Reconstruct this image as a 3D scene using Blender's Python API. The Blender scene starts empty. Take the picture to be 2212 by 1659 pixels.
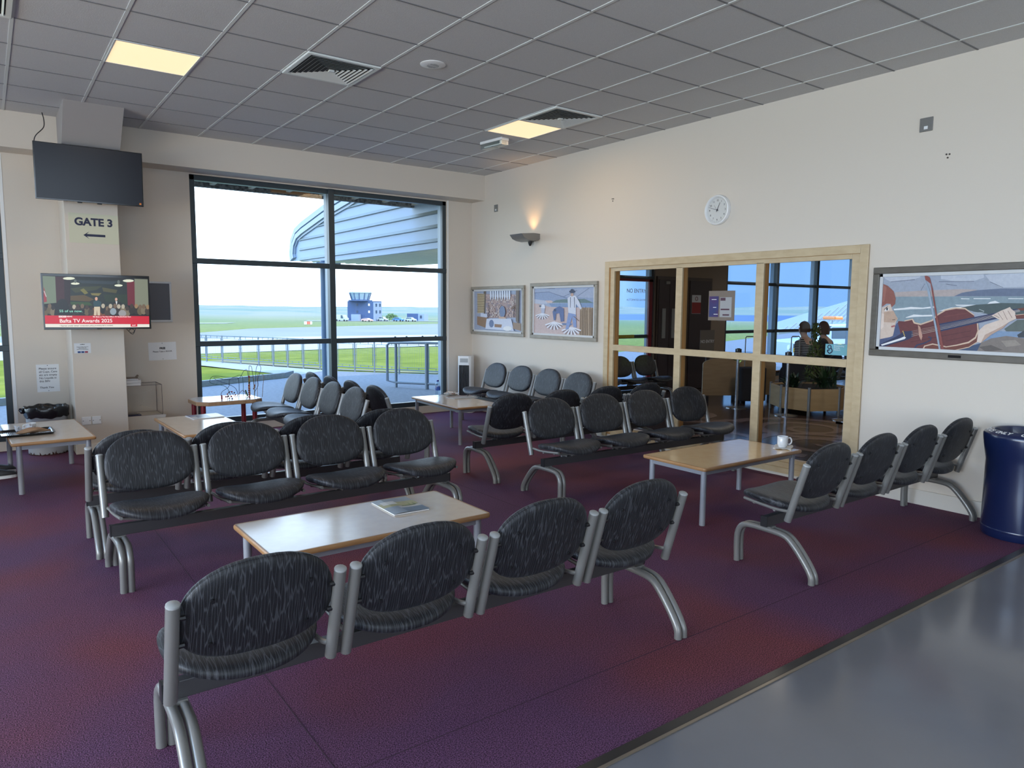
import bpy, bmesh, math, random
from mathutils import Vector, Matrix
random.seed(11)
C = bpy.context.scene.collection
PI = math.pi
# ------------------------------------------------------------------ camera
F_PX = 1548.62
YAW, PITCH, ROLL = math.radians(36.25777), math.radians(-6.07448), math.radians(0.40017)
fw = Vector((math.sin(YAW)*math.cos(PITCH), math.cos(YAW)*math.cos(PITCH), math.sin(PITCH)))
r0 = Vector((math.cos(YAW), -math.sin(YAW), 0)); u0 = r0.cross(fw)
rt = math.cos(ROLL)*r0 + math.sin(ROLL)*u0; up = -math.sin(ROLL)*r0 + math.cos(ROLL)*u0
cd = bpy.data.cameras.new('camera'); cam = bpy.data.objects.new('camera', cd); C.objects.link(cam)
m = Matrix((rt, up, -fw)).transposed().to_4x4(); m.translation = (0, 0, 1.545); cam.matrix_world = m
cd.sensor_fit = 'HORIZONTAL'; cd.sensor_width = 36; cd.lens = 36*F_PX/2212; cd.clip_start = .05; cd.clip_end = 8000
sc = bpy.context.scene; sc.camera = cam
# ------------------------------------------------------------------ exposure, sampling of light
sc.view_settings.view_transform = 'Standard'; sc.view_settings.look = 'None'
sc.view_settings.gamma = 1; sc.view_settings.use_curve_mapping = False
sc.view_settings.exposure = 0.0
sc.cycles.max_bounces = 8; sc.cycles.diffuse_bounces = 4; sc.cycles.glossy_bounces = 4
sc.cycles.transmission_bounces = 4; sc.cycles.transparent_max_bounces = 12
sc.cycles.caustics_reflective = False; sc.cycles.caustics_refractive = False
sc.cycles.sample_clamp_indirect = 4; sc.cycles.use_denoising = True
# ------------------------------------------------------------------ world: pale coastal sky, bluer overhead and to the east
w = bpy.data.worlds.new('sky'); sc.world = w; w.use_nodes = True
N = w.node_tree.nodes; L = w.node_tree.links; N.clear()
out = N.new('ShaderNodeOutputWorld'); bg = N.new('ShaderNodeBackground')
tc = N.new('ShaderNodeTexCoord'); sx = N.new('ShaderNodeSeparateXYZ')
L.new(tc.outputs['Generated'], sx.inputs[0])
rz = N.new('ShaderNodeValToRGB'); L.new(sx.outputs['Z'], rz.inputs[0])
e = rz.color_ramp.elements; e[0].position = .0; e[0].color = (.66, .82, 1.0, 1); e[1].position = .6; e[1].color = (.32, .56, 1.0, 1)
e2 = rz.color_ramp.elements.new(.17); e2.color = (.70, .85, 1.0, 1)
rx = N.new('ShaderNodeValToRGB'); L.new(sx.outputs['X'], rx.inputs[0])
e = rx.color_ramp.elements; e[0].position = .50; e[0].color = (1, 1, 1, 1); e[1].position = .72; e[1].color = (.115, .17, .245, 1)
mx = N.new('ShaderNodeMix'); mx.data_type = 'RGBA'; mx.blend_type = 'MULTIPLY'; mx.inputs[0].default_value = 1
L.new(rz.outputs[0], mx.inputs[6]); L.new(rx.outputs[0], mx.inputs[7]); L.new(mx.outputs[2], bg.inputs[0])
bg.inputs[1].default_value = 5.0; L.new(bg.outputs[0], out.inputs[0])
def light(name, kind, loc, d, energy, color, size=None, size_y=None, portal=False, spread=None):
    l = bpy.data.lights.new(name, kind); o = bpy.data.objects.new(name, l); C.objects.link(o)
    o.location = loc; o.rotation_euler = Vector(d).to_track_quat('-Z', 'Y').to_euler()
    l.energy = energy; l.color = color
    if kind == 'AREA':
        l.shape = 'RECTANGLE'; l.size = size; l.size_y = size_y
        if portal: l.cycles.is_portal = True
        if spread: l.spread = spread
    return o
sun = light('sun', 'SUN', (0, -20, 30), (-.22, .80, -.56), 3.6, (1, .93, .80)); sun.data.angle = math.radians(.6)
# area lamps for unseen west and north glazing; the south one is added fill
light('daylight_west', 'AREA', (-5.9, 1.5, 1.9), (1, 0, -.25), 265, (.38, .62, 1.0), 8.0, 2.4, spread=math.radians(115))
light('ground_glow_west', 'AREA', (-5.85, 1.5, .9), (1, 0, .42), 225, (1.0, .80, .42), 8.0, 1.0, spread=math.radians(140))
light('daylight_north', 'AREA', (-4.3, 9.05, 1.6), (.25, -1, 0), 60, (.55, .78, 1.0), 2.6, 2.7)
light('fill_south', 'AREA', (-1.0, -6.8, 2.0), (.1, 1, .12), 30, (.95, .93, .95), 8.0, 2.4)  # soft fill added from behind the camera
light('window_portal', 'AREA', (3.77, 9.45, 1.6), (0, -1, 0), 1, (1, 1, 1), 3.4, 2.9, portal=True)
light('window_portal', 'AREA', (-1.6, 9.45, 1.6), (0, -1, 0), 1, (1, 1, 1), 3.4, 2.9, portal=True)
light('window_portal', 'AREA', (13.2, 9.45, 1.6), (0, -1, 0), 1, (1, 1, 1), 9.0, 2.9, portal=True)

# ------------------------------------------------------------------ helpers
def lin(c): return c/12.92 if c <= .04045 else ((c+.055)/1.055)**2.4
def rgb(r, g, b): return (lin(r/255), lin(g/255), lin(b/255), 1)
_mats = {}
def mat(name, color=(.5, .5, .5, 1), rough=.5, metal=0, spec=.5, emit=None, estr=1, noise=None, bump=None, sheen=0, coat=0, gloss=0):
    """noise=(scale, amount, second colour); bump=(scale, strength)"""
    if name in _mats: return _mats[name]
    mt = bpy.data.materials.new(name); mt.use_nodes = True; _mats[name] = mt
    n = mt.node_tree.nodes; l = mt.node_tree.links; p = n['Principled BSDF']
    p.inputs['Base Color'].default_value = color; p.inputs['Roughness'].default_value = rough
    p.inputs['Metallic'].default_value = metal; p.inputs['Specular IOR Level'].default_value = spec
    p.inputs['Sheen Weight'].default_value = sheen; p.inputs['Coat Weight'].default_value = coat
    if gloss: p.inputs['IOR'].default_value = gloss
    if emit: p.inputs['Emission Color'].default_value = emit; p.inputs['Emission Strength'].default_value = estr
    t = n.new('ShaderNodeTexCoord')
    if noise:
        x = n.new('ShaderNodeTexNoise'); x.inputs['Scale'].default_value = noise[0]; x.inputs['Detail'].default_value = 4
        l.new(t.outputs['Object'], x.inputs['Vector'])
        r = n.new('ShaderNodeValToRGB'); r.color_ramp.elements[0].position = .5-noise[1]; r.color_ramp.elements[1].position = .5+noise[1]
        r.color_ramp.elements[0].color = color; r.color_ramp.elements[1].color = noise[2]
        l.new(x.outputs[0], r.inputs[0]); l.new(r.outputs[0], p.inputs['Base Color'])
    if bump:
        x = n.new('ShaderNodeTexNoise'); x.inputs['Scale'].default_value = bump[0]; x.inputs['Detail'].default_value = 3
        l.new(t.outputs['Object'], x.inputs['Vector'])
        b = n.new('ShaderNodeBump'); b.inputs['Strength'].default_value = bump[1]; b.inputs['Distance'].default_value = .002
        l.new(x.outputs[0], b.inputs['Height']); l.new(b.outputs[0], p.inputs['Normal'])
    return mt
def glassmat(name, tint=(1, 1, 1, 1), ior=1.45, rough=0.0, boost=1.0):
    if name in _mats: return _mats[name]
    mt = bpy.data.materials.new(name); mt.use_nodes = True; _mats[name] = mt
    n = mt.node_tree.nodes; l = mt.node_tree.links; n.clear()
    o = n.new('ShaderNodeOutputMaterial'); t = n.new('ShaderNodeBsdfTransparent'); g = n.new('ShaderNodeBsdfGlossy')
    t.inputs[0].default_value = tint; g.inputs['Roughness'].default_value = rough
    f = n.new('ShaderNodeFresnel'); f.inputs[0].default_value = ior
    k = n.new('ShaderNodeMath'); k.operation = 'MULTIPLY'; k.inputs[1].default_value = boost; gm = n.new('ShaderNodeNewGeometry'); iv = n.new('ShaderNodeMath'); iv.operation = 'SUBTRACT'; iv.inputs[0].default_value = 1; l.new(gm.outputs['Backfacing'], iv.inputs[1]); ff = n.new('ShaderNodeMath'); ff.operation = 'MULTIPLY'; l.new(f.outputs[0], ff.inputs[0]); l.new(iv.outputs[0], ff.inputs[1]); l.new(ff.outputs[0], k.inputs[0])
    x = n.new('ShaderNodeMixShader'); l.new(k.outputs[0], x.inputs[0]); l.new(t.outputs[0], x.inputs[1]); l.new(g.outputs[0], x.inputs[2])
    l.new(x.outputs[0], o.inputs[0]); return mt
class MB:
    def __init__(s): s.v = []; s.f = []; s.mi = []; s.col = None; s.k = 0
    def add(s, vs, fs, flip=False):
        o = len(s.v); s.v += [tuple(p) for p in vs]
        for f in fs:
            f = [i+o for i in f]
            if flip: f = f[::-1]
            s.f.append(f); s.mi.append(s.k)
        return s
    def box(s, a, b):
        x0, y0, z0 = a; x1, y1, z1 = b
        return s.add([(x0, y0, z0), (x1, y0, z0), (x1, y1, z0), (x0, y1, z0), (x0, y0, z1), (x1, y0, z1), (x1, y1, z1), (x0, y1, z1)],
                     [(0, 3, 2, 1), (4, 5, 6, 7), (0, 1, 5, 4), (1, 2, 6, 5), (2, 3, 7, 6), (3, 0, 4, 7)])
    def bc(s, c, d): return s.box([c[i]-d[i]/2 for i in range(3)], [c[i]+d[i]/2 for i in range(3)])
    def tube(s, path, r, n=10, caps=True, closed=False):
        P = [Vector(p) for p in path]; rings = []; nrm = None
        R = r if isinstance(r, (list, tuple)) else [r]*len(P)
        for i, p in enumerate(P):
            a = P[i-1] if (i or closed) else P[0]; b = P[(i+1) % len(P)] if (i < len(P)-1 or closed) else P[-1]
            t = (b-a).normalized()
            if nrm is None: nrm = t.orthogonal().normalized()
            else: nrm = (nrm - t*nrm.dot(t)).normalized()
            bn = t.cross(nrm)
            rings.append([p + (nrm*math.cos(2*PI*k/n) + bn*math.sin(2*PI*k/n))*R[i] for k in range(n)])
        o = [q for ri in rings for q in ri]; fs = []
        for i in range(len(P) if closed else len(P)-1):
            j = (i+1) % len(P)
            for k in range(n): fs.append((i*n+k, i*n+(k+1) % n, j*n+(k+1) % n, j*n+k))
        if caps and not closed: fs.append(tuple(range(n))[::-1]); fs.append(tuple((len(P)-1)*n+k for k in range(n)))
        return s.add(o, fs)
    def lathe(s, prof, c=(0, 0, 0), n=24, sx=1, sy=1):
        vs = []; fs = []
        for r, z in prof:
            for k in range(n): vs.append((c[0]+sx*r*math.cos(2*PI*k/n), c[1]+sy*r*math.sin(2*PI*k/n), c[2]+z))
        for i in range(len(prof)-1):
            for k in range(n): fs.append((i*n+k, i*n+(k+1) % n, (i+1)*n+(k+1) % n, (i+1)*n+k))
        if prof[0][0] > 1e-6: fs.append(tuple(range(n))[::-1])
        if prof[-1][0] > 1e-6: fs.append(tuple((len(prof)-1)*n+k for k in range(n)))
        return s.add(vs, fs)
    def prism(s, poly, axis, a, b):
        """poly in the other two axes (cyclic order) extruded along axis from a to b"""
        def P(u, v, t): return {0: (t, u, v), 1: (u, t, v), 2: (u, v, t)}[axis]
        n = len(poly); vs = [P(u, v, a) for u, v in poly]+[P(u, v, b) for u, v in poly]
        ar = sum(poly[i][0]*poly[(i+1) % n][1]-poly[(i+1) % n][0]*poly[i][1] for i in range(n))
        fs = [tuple(range(n))[::-1], tuple(range(n, 2*n))]+[(i, (i+1) % n, (i+1) % n+n, i+n) for i in range(n)]
        pos = (ar > 0) == (axis != 1)
        return s.add(vs, fs, flip=not (pos == (b > a)))
    def rings(s, R, cap0=None, cap1=None):
        n = len(R[0]); vs = [q for r in R for q in r]; fs = []
        for i in range(len(R)-1):
            for k in range(n): fs.append((i*n+k, i*n+(k+1) % n, (i+1)*n+(k+1) % n, (i+1)*n+k))
        if cap0 is not None: vs.append(cap0); c = len(vs)-1; fs += [((k+1) % n, k, c) for k in range(n)]
        if cap1 is not None: vs.append(cap1); c = len(vs)-1; b = (len(R)-1)*n; fs += [(b+k, b+(k+1) % n, c) for k in range(n)]
        return s.add(vs, fs)
    def build(s, name, mats, parent=None, smooth=False, bevel=0, loc=None, rz=0, seg=2):
        me = bpy.data.meshes.new(name); me.from_pydata(s.v, [], s.f)
        if not isinstance(mats, (list, tuple)): mats = [mats]
        for q in mats: me.materials.append(q)
        if len(mats) > 1: me.polygons.foreach_set('material_index', s.mi)
        if s.col:
            at = me.color_attributes.new('Col', 'FLOAT_COLOR', 'CORNER'); i = 0
            for f, c in zip(s.f, s.col):
                for _ in f: at.data[i].color = c; i += 1
        if smooth:
            me.polygons.foreach_set('use_smooth', [True]*len(me.polygons))
            try: me.set_sharp_from_angle(angle=math.radians(42))
            except Exception: pass
        me.update(); o = bpy.data.objects.new(name, me); C.objects.link(o)
        if parent is not None: o.parent = parent
        if loc: o.location = loc
        if rz: o.rotation_euler = (0, 0, rz)
        if bevel:
            b = o.modifiers.new('bevel', 'BEVEL'); b.width = bevel; b.segments = seg; b.limit_method = 'ANGLE'; b.angle_limit = math.radians(40)
        return o
def M(): return MB()
def catmull(pts, k=6):
    P = [Vector(p) for p in pts]; P = [P[0]*2-P[1]]+P+[P[-1]*2-P[-2]]; o = []
    for i in range(1, len(P)-2):
        a, b, c, d = P[i-1:i+3]
        for j in range(k):
            t = j/k; o.append(.5*((2*b)+(c-a)*t+(2*a-5*b+4*c-d)*t*t+(3*b-a-3*c+d)*t**3))
    o.append(P[-2]); return o
def tag(o, label=None, cat=None, group=None, kind=None):
    if label: o['label'] = label
    if cat: o['category'] = cat
    if group: o['group'] = group
    if kind: o['kind'] = kind
    return o
def thing(name, label, cat, loc=(0, 0, 0), rz=0, group=None):
    o = bpy.data.objects.new(name, None); C.objects.link(o); o.location = loc; o.rotation_euler = (0, 0, rz)
    o.empty_display_size = .1
    return tag(o, label, cat, group)
def struct(name, mb, m, smooth=False, bevel=0): return tag(mb.build(name, m, smooth=smooth, bevel=bevel), kind='structure')
def sroot(name, loc=(0, 0, 0)):
    o = bpy.data.objects.new(name, None); C.objects.link(o); o.location = loc; return tag(o, kind='structure')
def copy_tree(o, parent=None):
    kids = [q for q in bpy.data.objects if q.parent == o]
    c = o.copy(); C.objects.link(c); c.parent = parent
    for q in kids: copy_tree(q, c)
    return c
def kids_index():
    d = {}
    for q in bpy.data.objects: d.setdefault(q.parent, []).append(q)
    return d
def text(body, size, m, parent, loc, rot, name='lettering', align='CENTER', bold=0, sx=1, shear=0, ext=.0004, sp=1):
    cu = bpy.data.curves.new(name, 'FONT'); cu.body = body; cu.size = size; cu.align_x = align; cu.align_y = 'CENTER'
    cu.extrude = ext; cu.offset = bold; cu.shear = shear; cu.space_line = sp; cu.materials.append(m)
    tmp = bpy.data.objects.new(name, cu); C.objects.link(tmp); bpy.context.view_layer.update()
    me = bpy.data.meshes.new_from_object(tmp.evaluated_get(bpy.context.evaluated_depsgraph_get())); bpy.data.objects.remove(tmp); bpy.data.curves.remove(cu)
    me.name = name; o = bpy.data.objects.new(name, me); C.objects.link(o); o.parent = parent; o.location = loc; o.rotation_euler = rot; o.scale = (sx, 1, 1)
    return o
NORTH = (PI/2, 0, 0)              # faces -y (on the window wall)
EASTW = (PI/2, 0, -PI/2)          # faces -x (on the right wall)
def paint(mb, data, P, n0, step=.0001):
    """flat coloured shapes: data rows (r, g, b, x, y, x, y ..) in mm -> stacked thin inlays; P(u, v, depth)"""
    if mb.col is None: mb.col = []
    for i, q in enumerate(data):
        c = rgb(*q[:3]); a = [t/1000 for t in q[3:]]
        poly = [(a[k], a[k+1]) for k in range(0, len(a), 2)]
        d = n0+i*step; ar = sum(poly[k][0]*poly[(k+1) % len(poly)][1]-poly[(k+1) % len(poly)][0]*poly[k][1] for k in range(len(poly)))
        if ar < 0: poly = poly[::-1]
        mb.add([P(u, v, d) for u, v in poly], [tuple(range(len(poly)))]); mb.col.append(c)
def clip(data, u0, u1, v0, v1):
    res = []
    for q in data:
        a = q[3:]; p = [(a[k], a[k+1]) for k in range(0, len(a), 2)]
        for ax, lim, sg in ((0, u0, 1), (0, u1, -1), (1, v0, 1), (1, v1, -1)):
            o = []
            for i in range(len(p)):
                A, B = p[i-1], p[i]; ia = sg*(A[ax]-lim) >= 0; ib = sg*(B[ax]-lim) >= 0
                if ia != ib:
                    t = (lim-A[ax])/(B[ax]-A[ax]); o.append((A[0]+t*(B[0]-A[0]), A[1]+t*(B[1]-A[1])))
                if ib: o.append(B)
            p = o
            if not p: break
        if len(p) > 2: res.append(list(q[:3])+[t for xy in p for t in xy])
    return res
def colmat(name, rough=.6, emit=0):
    if name in _mats: return _mats[name]
    mt = mat(name, rough=rough); n = mt.node_tree.nodes; l = mt.node_tree.links; p = n['Principled BSDF']
    a = n.new('ShaderNodeAttribute'); a.attribute_name = 'Col'; l.new(a.outputs['Color'], p.inputs['Base Color'])
    if emit:
        l.new(a.outputs['Color'], p.inputs['Emission Color']); p.inputs['Emission Strength'].default_value = emit
        p.inputs['Base Color'].default_value = (.01, .01, .01, 1); l.remove(p.inputs['Base Color'].links[0])
    else:
        x = n.new('ShaderNodeTexNoise'); x.inputs['Scale'].default_value = 45; x.inputs['Detail'].default_value = 5
        t = n.new('ShaderNodeTexCoord'); l.new(t.outputs['Object'], x.inputs['Vector'])
        k = n.new('ShaderNodeMix'); k.data_type = 'RGBA'; k.blend_type = 'OVERLAY'; k.inputs[0].default_value = .18
        l.new(a.outputs['Color'], k.inputs[6]); l.new(x.outputs[0], k.inputs[7]); l.new(k.outputs[2], p.inputs['Base Color'])
    return mt
ART={}
ART['violin']=[
(158,166,182,-556,379,657,397,712,-364,-512,-340),
(188,193,205,-498,300,-203,302,-197,275,-238,260,-284,249,-425,245,-467,266),
(186,192,204,-48,303,242,306,252,258,187,234,70,233,-45,255),
(186,192,204,257,276,391,300,652,308,661,184,368,184,294,227),
(70,78,95,-425,242,-238,254,-238,258,-425,245),
(70,78,95,-58,234,187,230,187,233,-58,237),
(70,78,95,293,224,380,181,381,183,294,227),
(70,78,95,-6,214,72,201,72,204,-6,217),
(70,78,95,-186,168,-159,222,-161,223,-188,169),
(178,165,162,-388,159,-187,168,102,176,211,170,174,122,-382,123),
(102,114,138,57,123,111,149,212,166,368,176,662,170,666,118),
(132,150,160,-382,123,666,118,670,59,213,44,118,-62,-246,-93,-357,-79,-392,26),
(226,228,230,-388,26,-309,33,-255,42,-163,36,-75,49,-73,34,-178,25,-254,23,-383,13),
(226,228,230,-289,-42,-228,-18,-160,-22,-89,-18,-88,-31,-204,-36,-288,-46),
(226,228,230,68,59,279,59,304,80,336,88,371,70,213,46,82,51),
(226,228,230,107,101,165,100,165,105,107,107),
(226,228,230,193,101,306,100,305,106,192,107),
(226,228,230,418,100,513,99,512,104,418,105),
(226,228,230,-43,12,41,37,145,48,213,46,112,30,-7,13),
(72,86,88,111,38,212,59,376,72,501,69,670,59,677,-38,384,-42,284,-7,202,7),
(180,190,190,203,-3,270,2,269,5,203,1),
(180,190,190,234,24,269,9,270,13,235,27),
(92,102,98,408,-115,485,-48,677,-38,683,-128,422,-132),
(126,150,180,265,-215,338,-131,491,-134,684,-135,688,-183,393,-181),
(60,66,74,492,-155,529,-125,683,-121,687,-173,500,-173),
(128,118,112,233,-239,329,-187,424,-165,532,-177,688,-190,696,-302,237,-303),
(96,88,84,254,-253,332,-235,412,-267,303,-288),
(150,140,130,395,-202,483,-192,522,-226,430,-245),
(60,78,108,199,-248,265,-223,237,-298,106,-300,63,-293),
(76,88,124,-498,-231,-375,-181,-367,-112,-353,-87,-294,-80,-319,-175,-474,-292,-496,-306),
(212,192,178,-490,32,-414,62,-397,18,-349,-53,-363,-81,-367,-116,-380,-194,-406,-205,-496,-227,-500,9),
(190,160,140,-463,-1,-387,10,-352,-53,-373,-86,-466,-83),
(226,208,196,-491,-8,-462,-16,-458,-122,-490,-156),
(142,86,76,-496,232,-448,213,-396,167,-375,107,-378,65,-403,38,-414,65,-447,68,-495,30),
(160,104,92,-481,222,-453,197,-464,91,-478,75),
(70,50,45,-462,16,-434,44,-437,47,-465,19),
(236,236,236,-457,16,-432,34,-424,16,-451,7),
(30,34,50,-432,24,-433,17,-436,12,-441,12,-445,17,-446,24,-445,31,-442,36,-438,36,-434,31),
(60,40,35,-391,-66,-369,-64,-370,-60,-392,-62),
(170,98,98,-398,-114,-370,-104,-365,-117,-394,-126),
(104,52,54,-494,-291,-319,-175,-347,-87,-342,-72,-294,-75,-237,-61,-222,-89,-170,-101,-82,-67,-47,-23,7,13,77,28,140,25,204,-19,228,-75,240,-134,229,-179,184,-219,102,-245,25,-263,-71,-245,-129,-264,-145,-301,-496,-303),
(86,42,46,-213,-126,201,-63,200,-58,-214,-122),
(86,42,46,-237,-239,192,-138,191,-133,-238,-234),
(86,42,46,23,-220,195,-175,194,-171,22,-216),
(118,62,60,-4,-36,169,-3,168,1,-5,-31),
(212,184,160,-294,-75,-237,-61,-222,-89,-170,-101,-82,-67,-47,-23,7,13,77,28,140,25,204,-21,209,-17,142,35,76,39,3,23,-56,-16,-90,-58,-170,-90,-215,-78,-232,-51,-295,-67),
(112,60,50,236,-75,248,-134,238,-216,186,-258,63,-297,-141,-302,-129,-268,-70,-250,26,-267,130,-244,197,-214,228,-172),
(212,184,160,228,-75,236,-76,246,-138,229,-191,184,-228,103,-251,26,-267,25,-260,102,-242,181,-216,223,-180,236,-134),
(212,184,160,-148,-300,-132,-261,-71,-241,25,-258,25,-266,-70,-250,-126,-268,-137,-301),
(212,184,160,249,-206,185,-255,188,-260,252,-211),
(212,184,160,185,-255,48,-296,50,-301,187,-261),
(42,52,90,-30,-87,342,-1,479,32,508,17,358,-43,-17,-146),
(42,50,84,-484,-268,-327,-184,-297,-155,-228,-147,-221,-194,-254,-217,-464,-291),
(232,232,232,-471,-268,-317,-209,-287,-194,-274,-204,-285,-216,-462,-278),
(206,196,180,-235,-153,498,27,498,28,-235,-152),
(206,196,180,-234,-166,499,22,498,24,-234,-165),
(206,196,180,-233,-179,499,17,499,19,-234,-177),
(206,196,180,-232,-192,499,12,499,14,-233,-190),
(220,190,90,-296,-154,-298,-159,-302,-159,-305,-155,-303,-150,-298,-150),
(220,190,90,-291,-166,-293,-170,-298,-170,-300,-166,-298,-162,-293,-161),
(220,190,90,-286,-177,-288,-181,-293,-181,-296,-177,-294,-173,-289,-173),
(220,190,90,-282,-188,-284,-192,-288,-192,-291,-188,-289,-184,-284,-184),
(190,146,128,-189,-100,-170,-117,-149,-189,-157,-222,-175,-186),
(44,54,88,-207,-282,-190,-255,-131,-236,-95,-215,-88,-197,-109,-197,-104,-188,-80,-192,-84,-219,-130,-246,-182,-263,-199,-289),
(152,168,186,-153,246,-118,168,-42,-143,-7,-298,-19,-299,-65,-104,-155,237),
(138,72,66,-164,284,-149,285,-125,270,-97,183,-56,-3,18,-297,-4,-298,-71,12,-116,222,-155,252),
(220,200,186,238,-216,243,-134,282,-89,359,-57,376,-50,322,-20,336,-10,379,16,404,27,435,43,443,30,469,8,479,-41,436,-65,401,-109,327,-161,265,-223),
(186,156,140,288,-162,388,-101,436,-65,401,-109,327,-161,265,-223),
(120,90,80,360,0,396,-50,398,-49,362,2),
(120,90,80,391,15,424,-50,426,-48,393,16),
(120,90,80,423,15,452,-35,454,-33,425,17),
(120,90,80,336,-15,373,-37,374,-34,337,-13),
(112,60,52,470,-14,674,7,676,-27,484,-42),
(212,184,160,477,-16,674,10,673,14,476,-12),
(110,60,50,479,31,564,45,566,24,505,17),
]
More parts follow.
